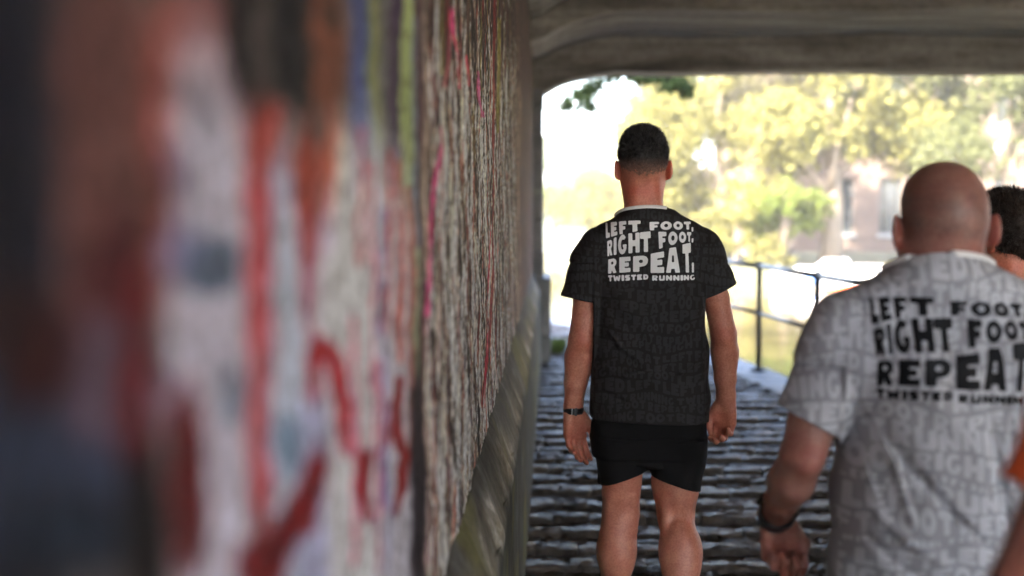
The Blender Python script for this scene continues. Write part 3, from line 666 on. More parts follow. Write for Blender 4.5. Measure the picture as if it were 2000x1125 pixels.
def boat(loc, rz, L, B, stripe, label, group='boats moored at the far quay', zs=.43):
    root = empty('cabin_cruiser', loc, rz, label=label, cat='boat', group=group); root.scale = (1, 1, zs); n = 12; V_ = []; F_ = []
    lv = [(-.15, .72), (.1, .86), (.42, 1.0), (.50, 1.02), (.66, 1.0), (.72, .97)]
    for i in range(n+1):
        t = i/n; x = (t-.5)*L; w = B/2*(1-max(0, (t-.45)/.55)**2.4)*.999+.02; up = .22*t*t
        for z_, k in lv: V_.append((x*(1+.03*(z_ if t > .9 else 0)), w*k, z_+up*(z_ > 0)))
        for z_, k in lv[::-1]: V_.append((x*(1+.03*(z_ if t > .9 else 0)), -w*k, z_+up*(z_ > 0)))
    m_ = 2*len(lv)
    for i in range(n):
        for k in range(m_): F_.append((i*m_+k, (i+1)*m_+k, (i+1)*m_+(k+1) % m_, i*m_+(k+1) % m_))
    F_ += [tuple(range(m_)), tuple(n*m_+k for k in range(m_))[::-1]]
    h_ = MB().poly(V_, F_).build('hull', M['gel_white'], root)
    st = MB()
    for sgn in (1, -1):
        for i in range(n):
            a = []
            for q in (i, i+1):
                t = q/n; w = B/2*(1-max(0, (t-.45)/.55)**2.4)+.02
                for z_ in (.26, .52): a.append(((t-.5)*L, sgn*(w*1.03+.012), z_+.22*t*t))
            st.poly([a[0], a[2], a[3], a[1]], [(0, 1, 2, 3)])
    st.build('hull_stripe', stripe, h_)
    cb = MB(); x0, x1, x2, x3 = -.25*L, .02*L, .16*L, .34*L; w = B*.36
    for (xa, xb, zb, zt, wi) in ((x1-.1, x3, .7, 1.15, .88), (x0, x2, .7, 1.55, .92)):
        sl = (zt-zb)*.5
        cb.poly([(xa, -w, zb), (xb, -w*.8, zb), (xb, w*.8, zb), (xa, w, zb), (xa+.05, -w*wi, zt), (xb-sl, -w*.8*wi, zt), (xb-sl, w*.8*wi, zt), (xa+.05, w*wi, zt)],
                [(3, 2, 1, 0), (4, 5, 6, 7), (0, 1, 5, 4), (1, 2, 6, 5), (2, 3, 7, 6), (3, 0, 4, 7)])
    c_ = cb.build('cabin', M['gel_white'], root)
    for sgn in (1, -1):
        for k in range(3):
            xa = x0+.12+k*(x2-x0-.5)/3; MB().box(xa, xa+(x2-x0)/3-.25, sgn*w*.97-.02, sgn*w*.97+.02, 1.12, 1.38).build('window', M['glass'], c_)
    MB().tube([(x3+.2, -w*.5, .9), (x3+.2, -w*.5, 1.25), (L*.47, 0, 1.35), (x3+.2, w*.5, 1.25), (x3+.2, w*.5, .9)], .015, 6).build('bow_rail', M['steel'], root)
    return root
boat((at(1608, 540, 32.6).x, 32.6, WZ), math.radians(176), 2.3, 1.1, M['boat_blue'], 'small white cabin cruiser moored left of the bald man')
boat((at(1725, 545, 29.6).x, 29.6, WZ), math.radians(-8), 2.5, 1.2, M['boat_red'], 'white cabin cruiser with an orange red hull stripe behind the bald man')
boat((at(1960, 545, 30.5).x+1.0, 30.6, WZ), math.radians(4), 4.8, 1.8, M['boat_blue'], 'white cabin cruiser with blue stripe moored farthest right')
# ------------------------------------------------------------------ people: signed distance fields -> one continuous surface
class Field:
    def __init__(s, lo, hi, h, like=None):
        s.h = h; s.lo = np.array(lo, float); s.n = [int((b-a)/h)+1 for a, b in zip(lo, hi)]
        s.ax = [(s.lo[i] + h*np.arange(s.n[i])).astype(np.float32) for i in range(3)]
        s.F = np.full(s.n, .2, np.float32)
    def sl(s, lo, hi):
        r = []
        for i in range(3):
            a = max(0, int((lo[i]-s.lo[i])/s.h)); b = min(s.n[i], int((hi[i]-s.lo[i])/s.h)+2); r.append(slice(a, max(a, b)))
        return tuple(r)
    def xyz(s, r):
        return s.ax[0][r[0]][:, None, None], s.ax[1][r[1]][None, :, None], s.ax[2][r[2]][None, None, :]
    def add(s, fn, lo, hi, k=.02, op='u'):
        m = k + 3*s.h; r = s.sl(np.array(lo)-m, np.array(hi)+m)
        if any(q.stop <= q.start for q in r): return
        d = fn(*s.xyz(r)).astype(np.float32); f = s.F[r]
        if op == 's': d = -d
        if op == 'u':
            q = np.maximum(k-np.abs(f-d), 0)/k; s.F[r] = np.minimum(f, d)-q*q*k*.25
        else:
            q = np.maximum(k-np.abs(f-d), 0)/k; s.F[r] = np.maximum(f, d)+q*q*k*.25
    def cone(s, a, b, ra, rb, k=.02, op='u', flat=None):
        a = np.array(a, float); b = np.array(b, float); ab = b-a; L = max(ab@ab, 1e-9); R = max(ra, rb)
        if flat is not None: nv = np.array(flat[0], float); nv /= np.linalg.norm(nv); fs = flat[1]
        def fn(x, y, z):
            px, py, pz = x-a[0], y-a[1], z-a[2]; t = np.clip((px*ab[0]+py*ab[1]+pz*ab[2])/L, 0, 1)
            qx, qy, qz = px-t*ab[0], py-t*ab[1], pz-t*ab[2]; r = ra+(rb-ra)*t
            if flat is None: return np.sqrt(qx*qx+qy*qy+qz*qz)-r
            dn = qx*nv[0]+qy*nv[1]+qz*nv[2]; q2 = qx*qx+qy*qy+qz*qz; l = np.sqrt(q2+dn*dn*(1/fs**2-1))
            return (l-r)*(fs+(1-fs)*.5)
        s.add(fn, np.minimum(a, b)-R, np.maximum(a, b)+R, k, op)
    def chain(s, pts, rs, k=.02, **kw):
        for i in range(len(pts)-1): s.cone(pts[i], pts[i+1], rs[i], rs[i+1], k, **kw)
    def ell(s, c, r, k=.02, op='u', R=None):
        c = np.array(c, float); r = np.array(r, float); Rm = np.eye(3) if R is None else np.array(R)
        ext = np.abs(Rm) @ r
        def fn(x, y, z):
            p = [x-c[0], y-c[1], z-c[2]]; q = [sum(p[j]*Rm[j, i] for j in range(3)) for i in range(3)]
            k0 = np.sqrt(sum((q[i]/r[i])**2 for i in range(3))); k1 = np.sqrt(sum((q[i]/r[i]**2)**2 for i in range(3)))
            return k0*(k0-1)/np.maximum(k1, 1e-6)
        s.add(fn, c-ext, c+ext, k, op)
    def loft(s, tab, k=.02, op='u', e=2.3, grow=0, z0=None, z1=None):
        """tab rows: z, left x, right x, half depth, centre y"""
        t = np.array(sorted(tab), float)
        def fn(x, y, z):
            zz = z.ravel(); zs_ = t[:, 0]
            def ip(c): 
                # smooth (Catmull-like) interpolation by averaging a shifted lerp
                v = (np.interp(zz, zs_, c)*2 + np.interp(zz-.012, zs_, c) + np.interp(zz+.012, zs_, c))/4
                return v[None, None, :]
            l, r, b, cy = ip(t[:, 1]), ip(t[:, 2]), ip(t[:, 3]), ip(t[:, 4]); a = np.maximum((r-l)/2+grow, .004); b = np.maximum(b+grow, .004); cx = (l+r)/2
            u = np.abs(x-cx)/a+1e-4; v = np.abs(y-cy)/b+1e-4; q = (u**e+v**e)**(1/e)
            gx = (u/q)**(e-1)/a; gy = (v/q)**(e-1)/b
            d = (q-1)/np.sqrt(gx*gx+gy*gy)
            return np.maximum(d, np.maximum(z-(zs_[-1]+grow if z1 is None else z1), (zs_[0]-grow if z0 is None else z0)-z))
        s.add(fn, (t[:, 1].min()-.01, (t[:, 4]-t[:, 3]).min()-.02, t[0, 0]), (t[:, 2].max()+.01, (t[:, 4]+t[:, 3]).max()+.02, t[-1, 0]), k, op)
    def plane_cut(s, p, n, lo, hi):
        """keep the side of the plane opposite to n inside the box lo..hi"""
        p = np.array(p, float); n = np.array(n, float); n /= np.linalg.norm(n); r = s.sl(lo, hi); x, y, z = s.xyz(r)
        s.F[r] = np.maximum(s.F[r], ((x-p[0])*n[0]+(y-p[1])*n[1]+(z-p[2])*n[2]).astype(np.float32))
    def fold(s, pts, w, amp, yside=-1):
        amp *= 1.5
        """a raised (amp>0) or sunk crease along a polyline, fading with distance and at its ends"""
        pts = np.array(pts, float)
        for i in range(len(pts)-1):
            a, b = pts[i], pts[i+1]; r = s.sl(np.minimum(a, b)-w*2.5, np.maximum(a, b)+w*2.5); x, y, z = s.xyz(r); ab = b-a; L = ab@ab
            tt = ((x-a[0])*ab[0]+(y-a[1])*ab[1]+(z-a[2])*ab[2])/L; t = np.clip(tt, 0, 1); d2 = (x-a[0]-t*ab[0])**2+(y-a[1]-t*ab[1])**2*.25+(z-a[2]-t*ab[2])**2
            g = (i+t)/(len(pts)-1); s.F[r] -= (amp*np.exp(-d2/(w*w*.35))*np.clip(np.sin(np.pi*np.clip(g, .03, .97)), 0, 1)*np.clip((w*2.4-np.sqrt(d2))/(w), 0, 1)).astype(np.float32)
    def mesh(s):
        F = s.F; F[0] = F[-1] = .2; F[:, 0] = F[:, -1] = .2; F[:, :, 0] = .2; F[:, :, -1] = .2
        ins = F < 0; a, b, c = F.shape; m = None
        al = None; an = None
        for i in (0, 1):
            for j in (0, 1):
                for k in (0, 1):
                    v = ins[i:a-1+i, j:b-1+j, k:c-1+k]
                    al = v.copy() if al is None else (al & v); an = v.copy() if an is None else (an | v)
        cells = np.argwhere(an & ~al); n = len(cells); idm = np.full((a-1, b-1, c-1), -1, np.int32); idm[tuple(cells.T)] = np.arange(n)
        P = np.zeros((n, 3)); cnt = np.zeros(n); cor = [np.array((i, j, k)) for i in (0, 1) for j in (0, 1) for k in (0, 1)]
        val = [F[tuple((cells+q).T)] for q in cor]
        for p in range(8):
            for q in range(p+1, 8):
                if np.abs(cor[p]-cor[q]).sum() != 1: continue
                f0, f1 = val[p], val[q]; mm = (f0 < 0) != (f1 < 0); t = np.where(mm, f0/np.where(mm, f0-f1, 1), 0)
                P += np.where(mm[:, None], cor[p]+(cor[q]-cor[p])*t[:, None], 0); cnt += mm
        P = (cells + P/cnt[:, None])*s.h + s.lo; Q = []
        for ax in range(3):
            sl0 = [slice(None)]*3; sl1 = [slice(None)]*3; sl0[ax] = slice(0, -1); sl1[ax] = slice(1, None)
            i0 = ins[tuple(sl0)]; i1 = ins[tuple(sl1)]; E = np.argwhere(i0 != i1); u, w = [(1, 2), (2, 0), (0, 1)][ax]
            du = np.zeros(3, int); du[u] = 1; dw = np.zeros(3, int); dw[w] = 1
            E = E[(E[:, u] > 0) & (E[:, w] > 0)]
            q = np.stack([idm[tuple((E-du-dw).T)], idm[tuple((E-dw).T)], idm[tuple(E.T)], idm[tuple((E-du).T)]], 1)
            flip = ~i0[tuple(E.T)]; q[flip] = q[flip][:, ::-1]; Q.append(q)
        return P, np.concatenate(Q)

def rz(a): c, s_ = math.cos(a), math.sin(a); return np.array([[c, -s_, 0], [s_, c, 0], [0, 0, 1]])
def rx(a): c, s_ = math.cos(a), math.sin(a); return np.array([[1, 0, 0], [0, c, -s_], [0, s_, c]])
def unit(v): v = np.array(v, float); return v/np.linalg.norm(v)

def hand(f, W_, d, n, t, s=1.0, curl=(22, 60, 50), thumb_in=.25):
    """W wrist; d towards the fingers; n palm normal; t towards the thumb. Palm, four fingers of three bones, thumb from the side."""
    W_ = np.array(W_, float); d = unit(d); n = unit(np.array(n)-np.dot(n, d)*d); t = unit(np.array(t)-np.dot(t, d)*d-np.dot(t, n)*n); Pt = []
    f.cone(W_-d*.01, W_+d*.035*s, .027*s, .028*s, .02, flat=(n, .72))
    for o, l, r in ((.026, .082, .0135), (.009, .086, .0135), (-.009, .082, .013), (-.025, .074, .0125)):
        f.cone(W_+(d*.018+t*o*.55)*s, W_+(d*l+t*o)*s, .015*s, r*s, .014)
    f.ell(W_+(d*.042+t*.026+n*.012)*s, np.array((.014, .014, .030))*s, .014, R=np.stack([t, n, d], 1))          # thumb mound
    f.ell(W_+(d*.045-t*.024+n*.008)*s, np.array((.012, .011, .032))*s, .014, R=np.stack([t, n, d], 1))          # little-finger mound
    for q, (o, l, L) in enumerate(((.026, .084, (.040, .024, .019)), (.009, .089, (.044, .027, .020)), (-.009, .085, (.041, .025, .019)), (-.025, .076, (.032, .019, .017)))):
        K = W_+(d*l+t*o)*s; a = 0; r = [.0098, .0088, .0082, .0070]
        spread = t*(o*1.6)
        for i in range(3):
            a += math.radians(curl[i]*(1+.10*q)); D = unit(math.cos(a)*d+math.sin(a)*n+spread*(1 if i == 0 else .3)); E = K+D*L[i]*s
            f.cone(K, E, r[i]*s, r[i+1]*s, .005); K = E
    B = W_+(d*.028+t*.024+n*.008)*s; C_ = B+unit(d*.80+t*.55+n*.35)*.036*s; D_ = C_+unit(d*.95+t*(.20-thumb_in)+n*.30)*.032*s; E_ = D_+unit(d*.95-t*thumb_in+n*.2)*.024*s
    f.cone(B, C_, .0165*s, .0125*s, .012); f.cone(C_, D_, .0122*s, .0105*s, .006); f.cone(D_, E_, .0108*s, .0082*s, .005)

def head(f, C, yaw, s, neck, width=1.0, nr=.061, ear=0):
    """C = point between the ears; faces +y turned by yaw. neck: list of points down to the trunk."""
    R = rz(yaw); T = lambda v: np.array(C)+R@(np.array(v, float)*s*np.array((width, 1, 1)))
    E = lambda c, r, k=.02, op='u', R2=None: f.ell(T(c), np.array(r)*s*np.array((width, 1, 1)), k, op, R if R2 is None else R@R2)
    E((0, -.008, .036), (.0775, .097, .079)); E((0, -.030, .020), (.0715, .074, .072), .03); E((0, .030, .030), (.068, .070, .070), .03)
    E((0, .040, -.030), (.058, .058, .070), .03)
    for sx in (1, -1):
        f.cone(T((sx*.060, .0, -.045)), T((sx*.022, .075, -.100)), .016*s, .018*s, .03)                # jaw
        E((sx*.046, .068, -.010), (.020, .018, .018), .02)                                             # cheek
        E((sx*.031, .096, .012), (.016, .012, .012), .008, 's')                                        # eye socket
        R3 = rz(sx*.42)@rx(-.12)
        E((sx*(.089+ear), -.008, -.004), (.0085, .018, .031), .008, 'u', R3)                                 # ear
        E((sx*(.0935+ear), -.018, .004), (.0052, .010, .026), .006, 'u', R3)
        E((sx*(.0955+ear), -.001, -.001), (.0045, .009, .017), .004, 's', R3)
        E((sx*(.0845+ear*.7), .004, -.028), (.006, .009, .010), .006)
    f.cone(T((0, .090, .012)), T((0, .112, -.026)), .007*s, .0135*s, .012); E((.010, .103, -.028), (.007, .007, .006), .006); E((-.010, .103, -.028), (.007, .007, .006), .006)
    E((0, .090, -.058), (.021, .010, .0055), .008); E((0, .089, -.069), (.018, .010, .006), .006); E((0, .086, -.098), (.020, .016, .016), .02)
    f.cone(T((-.03, .088, .030)), T((.03, .088, .030)), .010*s, .010*s, .015)
    f.chain([T((0, -.022, .0))]+[np.array(p) for p in neck], [nr*s*.98]+[nr*s]*(len(neck)), .03)
    return T, R

def bvh(P, Q): return BVHTree.FromPolygons([Vector(p) for p in P], [tuple(int(i) for i in q) for q in Q])

def person(name_label, loc, rot, spec, h=.004):
    """builds body, clothes, hair and shoes under one Empty; spec gives joints measured in metres"""
    root = empty('person', loc, rot, label=name_label, cat='person')
    S = spec; lo, hi = S['box']
    f = Field(lo, hi, h)
    tor = S['torso']
    f.loft([(z, l+.018, r-.018, b-.014, cy) for z, l, r, b, cy in tor if z <= S['shoulder_z']+.075], .02, z0=S['crotch']+.02)
    hands = []
    for sx, A in ((-1, S['armL']), (1, S['armR'])):
        p, r = A['pts'], A['rs']; f.chain(p, r, .010)
        f.cone(p[0], np.array(p[0])*np.array((.3, 1, 1))+np.array((0, 0, .035)), r[0], .05, .04)
        hd = A['hand']; hands.append(lambda A=A, p=p, hd=hd: hand(f, p[-1], hd['d'], hd['n'], hd['t'], hd.get('s', 1), hd.get('curl', (22, 60, 50)), hd.get('thumb', .25)))
        for c, rr in A.get('ext', ()): f.ell(c, rr, .025)
    pass
    for sx, Lg in ((-1, S['legL']), (1, S['legR'])):
        f.chain(Lg['pts'], Lg['rs'], .02)
        for c, rr in Lg.get('ext', ()): f.ell(c, rr, .055)
        a = np.array(Lg['pts'][-1]); f.cone(a+np.array((0, -.03, -.03)), a+np.array((0, .15, -.05)), .034, .028, .03)
    f.loft([(S['crotch']-.01, -.15, .15, .09, 0), (S['crotch']+.08, -.165, .165, .105, 0), (S['crotch']+.2, -.155, .155, .09, 0)], .05)
    snap = Field(lo, hi, h); snap.F = f.F.copy()
    T, R = head(f, S['head'], S.get('yaw', 0), S.get('hs', 1), S['neck'], S.get('hw', 1), S.get('nr', .061), S.get('ear', 0))
    for q_ in hands: q_()
    for fn in S.get('body_extra', ()): fn(f, T)
    P, Q = f.mesh()
    # ---- skin tint
    C0 = np.array(S.get('skin', (.50, .25, .165))); C = np.tile(C0, (len(P), 1)); Hc = np.array(S['head']); red = np.zeros(len(P)); dk = np.zeros(len(P))
    loc_h = (P-Hc)@R/S.get('hs', 1)
    red += np.clip(1-np.abs(np.abs(loc_h[:, 0])/S.get('hw', 1)-.088-S.get('ear', 0))/.016, 0, 1)*(np.abs(loc_h[:, 2]) < .04)*.8
    red += np.clip(1-np.abs(loc_h[:, 2]+.075)/.06, 0, 1)*S.get('neck_red', .8)
    for A in (S['armL'], S['armR']):
        e = np.array(A['pts'][A.get('elbow', 2)])+np.array((0, -.04, 0)); red += .55*np.exp(-((P-e)**2).sum(1)/.035**2)
        w = np.array(A['pts'][-1]); red += .55*np.clip(1-np.linalg.norm(P-w-unit(A['hand']['d'])*.10, axis=1)/.11, 0, 1)
    for Lg in (S['legL'], S['legR']):
        kx = np.array(Lg['pts'][1])+np.array((0, -.03, 0)); red += .25*np.exp(-((P-kx)**2).sum(1)/.05**2)
    red = np.clip(red, 0, 1)[:, None]; C = C*(1-red)+np.array(S.get('redskin', (.52, .17, .11)))*red
    mot = (.5+.5*h2(P[:, 0]*31+P[:, 1]*17, P[:, 2]*27))[:, None]; C *= (1-.16*mot*np.array((.5, 1, 1)))
    if 'tint' in S: C = S['tint'](P, loc_h, C)
    me = mesh_np('body', P, Q); set_col(me, np.clip(C, 0, 1)); body = link('body', me, M['skin'], root, True)
    for sx in (-1, 1):
        m = MB().ball((0, 0, 0), .0115*S.get('hs', 1), 12); o = m.build('eye', M['eye'], root, True); o.location = T((sx*.031, .0845, .012))
    # ---- shirt
    g = Field(lo, hi, h); g.loft(tor, .02, e=S.get('e', 2.3))
    X, Y, Z = g.xyz(g.sl(lo, hi)); w_ = S.get('wr', 1.0)
    disp = ((.0042*np.sin(X*21+Z*13+1.5*np.sin(Z*9+X*4)+Y*11) + .0030*np.sin(Z*38-X*19+2*np.sin(X*14+1)+Y*15) + .0014*np.sin(X*70+Z*22+2.2*np.sin(Z*21))) * w_).astype(np.float32)
    def drape(G_):
        G_.F += disp*(np.abs(G_.F) < .03)
        for pts_, w, amp in S.get('folds', ()): G_.fold(pts_, w, amp)
    for c, rr, kk in S.get('shirt_ell', ()): g.ell(c, rr, kk)
    xs_ = g.ax[0][:, None, None]; zs_ = g.ax[2][None, None, :]
    xin = min(abs(S['armL']['split']), abs(S['armR']['split']))
    g.F = np.where((np.abs(xs_) < xin+.03) | (zs_ > S['shoulder_z']-.07), np.minimum(g.F, snap.F-(.020-.020*np.clip((zs_-S['shoulder_z']+.05)/.06, 0, 1))), g.F)          # cloth never inside the trunk
    drape(g)
    for A in (S['armL'], S['armR']):
        gs = Field(lo, hi, h); gs.chain(A['sleeve'], A['sr'], .03); gs.chain(A['pts'][:3], [q+.015 for q in A['rs'][:3]], .01)
        gs.F += .45*disp*(np.abs(gs.F) < .03); e = np.array(A['sleeve'][-1]); dd = unit(A['cut']) if 'cut' in A else unit(e-np.array(A['sleeve'][-2]))
        gs.plane_cut(e, dd, lo, hi)
        # folds round the sleeve and a hollow hem
        r = gs.sl(e-.2, e+.2); x, y, z = gs.xyz(r); side = (x-e[0])*dd[0]+(y-e[1])*dd[1]+(z-e[2])*dd[2]
        gs.F[r] += (+.0018*np.sin(side*75+x*30+y*25)*(np.abs(gs.F[r]) < .02)).astype(np.float32)
        gs.F[r] = np.maximum(gs.F[r], -np.maximum(gs.F[r]+.0095, -side-.04))
        q = np.maximum(.05-np.abs(g.F-gs.F), 0)/.05
        up = np.clip(((dd[0]*(xs_-e[0])+dd[2]*(zs_-e[2]))*-1-.06)/.08, 0, 1)
        g.F = (np.minimum(g.F, gs.F)-q*q*.0125*up).astype(np.float32)
    for c, rr, kk in S.get('shirt_ell', ()): g.ell(c, rr, kk)
    neckc = S['collar']                           # centre, radius, plane normal
    g.plane_cut(neckc[0], neckc[2], np.array(neckc[0])-.10, np.array(neckc[0])+.14)
    gF0 = g.F.copy()
    hz = S['hem']; ht = S.get('hem_tilt', (0, 0)); g.plane_cut((0, 0, hz), (ht[0], ht[1], -1), np.array(lo), np.array((hi[0], hi[1], hz+.1)))
    # hollow the hems so that cloth stands off the body
    def hollow(G, p, n, depth, bl, bh, gap=.012):
        p = np.array(p, float); n = unit(n); r = G.sl(bl, bh); x, y, z = G.xyz(r); side = (x-p[0])*n[0]+(y-p[1])*n[1]+(z-p[2])*n[2]
        inner = G.F[r]+.0095
        q = np.maximum(inner, -side-depth); G.F[r] = np.maximum(G.F[r], -q)
    hollow(g, (0, 0, hz), (0, 0, -1), .03, (lo[0], lo[1], hz-.05), (hi[0], hi[1], hz+.05))
    P2, Q2 = g.mesh(); shirt = link('shirt', mesh_np('shirt', P2, Q2), M[S['shirt_mat']], root, True)
    T2 = bvh(P2, Q2)
    # collar band
    cp, cr, cn = neckc; cn = unit(cn); u = unit(np.cross(cn, (0, 1, 0))); v = np.cross(cn, u); ring = []; V_ = []; F_ = []; nn = 64; prof = [(-.004, -.009), (.0030, -.008), (.0038, -.003), (.0028, .002), (-.002, .004), (-.006, .0)]
    for i in range(nn):
        a = 2*math.pi*i/nn; dn = u*math.cos(a)+v*math.sin(a); hit = T2.ray_cast(Vector(np.array(cp)-cn*.006+dn*.16), Vector(-dn))[0]; dr = u*math.cos(a)*cr[0]+v*math.sin(a)*cr[1]
        if hit is not None and np.linalg.norm(np.array(hit)-np.array(cp)) < .105: dr = np.array(hit)+cn*.006-np.array(cp)
        for pr, pz in prof: V_.append(np.array(cp)+dr+dn*pr+cn*pz)
    m_ = len(prof)
    for i in range(nn):
        for k in range(m_): F_.append((i*m_+k, ((i+1) % nn)*m_+k, ((i+1) % nn)*m_+(k+1) % m_, i*m_+(k+1) % m_))
    MB().poly([tuple(q) for q in V_], F_).build('collar_band', M[S['collar_mat']], shirt, True)
    # ---- shorts
    k_ = Field((lo[0], lo[1], S['short_z']-.06), (hi[0], hi[1], hz+.14), h)
    k_.loft([(S['crotch']-.03, -.19, .19, .115, 0), (S['crotch']+.05, tor[0][1]+.006, tor[0][2]-.006, tor[0][3]-.004, 0), (hz+.12, tor[0][1]+.012, tor[0][2]-.012, tor[0][3]-.012, 0)], .03, e=2.5)
    r_ = k_.sl(lo, (hi[0], hi[1], S['crotch'])); x, y, z = k_.xyz(r_); k_.F[r_] = .2
    for Lg in (S['legL'], S['legR']):
        k_.loft(Lg['short'], .018, e=2.4)
    k0 = int(round((k_.lo[2]-snap.lo[2])/h)); k_.lo[2] = snap.lo[2]+k0*h; k_.ax[2] = (k_.lo[2]+h*np.arange(k_.n[2])).astype(np.float32)
    sub_ = snap.F[:k_.n[0], :k_.n[1], k0:k0+k_.n[2]]; kx = np.abs(k_.ax[0])[:, None, None]; kz = k_.ax[2][None, None, :]
    k_.F = np.where((kx < .17+.0*kz), np.minimum(k_.F, sub_-.007), k_.F).astype(np.float32)
    x, y, z = k_.xyz(k_.sl(lo, hi)); near = np.abs(k_.F) < .02
    k_.F += (near*(.0030*np.sin(x*40+z*16+2*np.sin(z*14))+.0024*np.sin(z*44+x*29+y*20))).astype(np.float32)
    for Lg in (S['legL'], S['legR']):
        c = Lg['short_cut']; bl = np.array((lo[0], lo[1], S['short_z']-.1)); bh = np.array((hi[0], hi[1], c[0][2]+.09))
        if c[0][0] < 0: bh[0] = Lg.get('split', 0)
        else: bl[0] = Lg.get('split', 0)
        k_.plane_cut(c[0], c[1], bl, bh)
        r = k_.sl(bl, bh); X_, Y_, Z_ = k_.xyz(r); nv = unit(c[1]); side = (X_-c[0][0])*nv[0]+(Y_-c[0][1])*nv[1]+(Z_-c[0][2])*nv[2]
        k_.F[r] = np.maximum(k_.F[r], -np.maximum(k_.F[r]+.0095, -side-.03))
    gs0 = gF0[:k_.n[0], :k_.n[1], k0:k0+k_.n[2]]; k_.F = np.where(kz > hz-.005, np.maximum(k_.F, gs0+.0105), k_.F).astype(np.float32)
    P3, Q3 = k_.mesh(); link('shorts', mesh_np('shorts', P3, Q3), M['black_shorts'], root, True)
    # ---- shoes
    for Lg in (S['legL'], S['legR']):
        a = np.array(Lg['pts'][-1]); q = Field(a+np.array((-.08, -.12, -.115)), a+np.array((.08, .24, .06)), .005)
        q.cone(a+np.array((0, -.04, -.05)), a+np.array((0, .15, -.062)), .044, .036, .03); q.cone(a+np.array((0, -.03, -.05)), a+np.array((0, -.01, .02)), .044, .042, .03)
        q.plane_cut(a+np.array((0, 0, -.092)), (0, 0, -1), a-.3, a+.3); q.plane_cut(a+np.array((0, 0, .03)), (0, 0, 1), a-.3, a+.3)
        Pq, Qq = q.mesh(); sh = link('shoe', mesh_np('shoe', Pq, Qq), M['shoe'], root, True)
        V_ = []
        for z_ in (-.1, -.072):
            for i in range(24):
                t = 2*math.pi*i/24; V_.append(a+np.array((.046*math.cos(t)*(1 if math.sin(t) < 0 else .92), .055+.145*math.sin(t), z_)))
        MB().poly([tuple(p) for p in V_], [tuple(range(24))[::-1], tuple(range(24, 48))]+[(i, (i+1) % 24, 24+(i+1) % 24, 24+i) for i in range(24)]).build('sole', M['sole'], sh)
    return dict(root=root, T=T, R=R, P=P, Q=Q, shirt=shirt, bvh=T2, head=Hc)

def hair(pr, spec, fn, col, n, ln, mat='hair', hh=.004, sw=.0009, up=.35):
    """hair child: a cap grown off the skull plus thousands of short tapered strands"""
    root, T, R = pr['root'], pr['T'], pr['R']; C = np.array(spec['head']); s = spec.get('hs', 1)
    q = Field(C+np.array((-.14, -.16, -.12)), C+np.array((.14, .16, .16)), hh); fn(q, T, R)
    P, Q = q.mesh(); L = (P-C)@R/s; cl = col(L); me = mesh_np('hair', P, Q); set_col(me, cl); ho = link('hair', me, M[mat], root, True)
    g = np.random.default_rng(3); a, b, c = P[Q[:, 0]], P[Q[:, 1]], P[Q[:, 2]]; N = np.cross(b-a, c-a); ar = np.linalg.norm(N, axis=1); N /= ar[:, None]+1e-12; i = g.choice(len(Q), n, p=ar/ar.sum())
    u, v = g.random((n, 1)), g.random((n, 1)); p = a[i]+(b[i]-a[i])*u+(c[i]-a[i])*v*(1-u*.5); nn_ = N[i]; l = (p-C)@R/s
    le = ln(l); d = nn_*up+np.array((0, 0, 1))*.45+g.normal(size=(n, 3))*.32; fl = (R@np.array((0, -.12, -.0))); d = d+fl*(l[:, 2:3] < .09)*1.2 - np.array((0, 0, .75))*(l[:, 2:3] < .075); d /= np.linalg.norm(d, axis=1)[:, None]
    d = d*.8+nn_*.3; t = np.cross(d, g.normal(size=(n, 3))); t /= np.linalg.norm(t, axis=1)[:, None]
    V = np.stack([p-t*sw-nn_*.001, p+t*sw-nn_*.001, p+d*le[:, None]], 1).reshape(-1, 3); me = mesh_np('strands', V, np.arange(3*n).reshape(n, 3), 3)
    set_col(me, np.repeat(col(l)*g.uniform(.5, 1.9, (n, 1)), 3, 0)); link('hair_strands', me, M[mat], root)

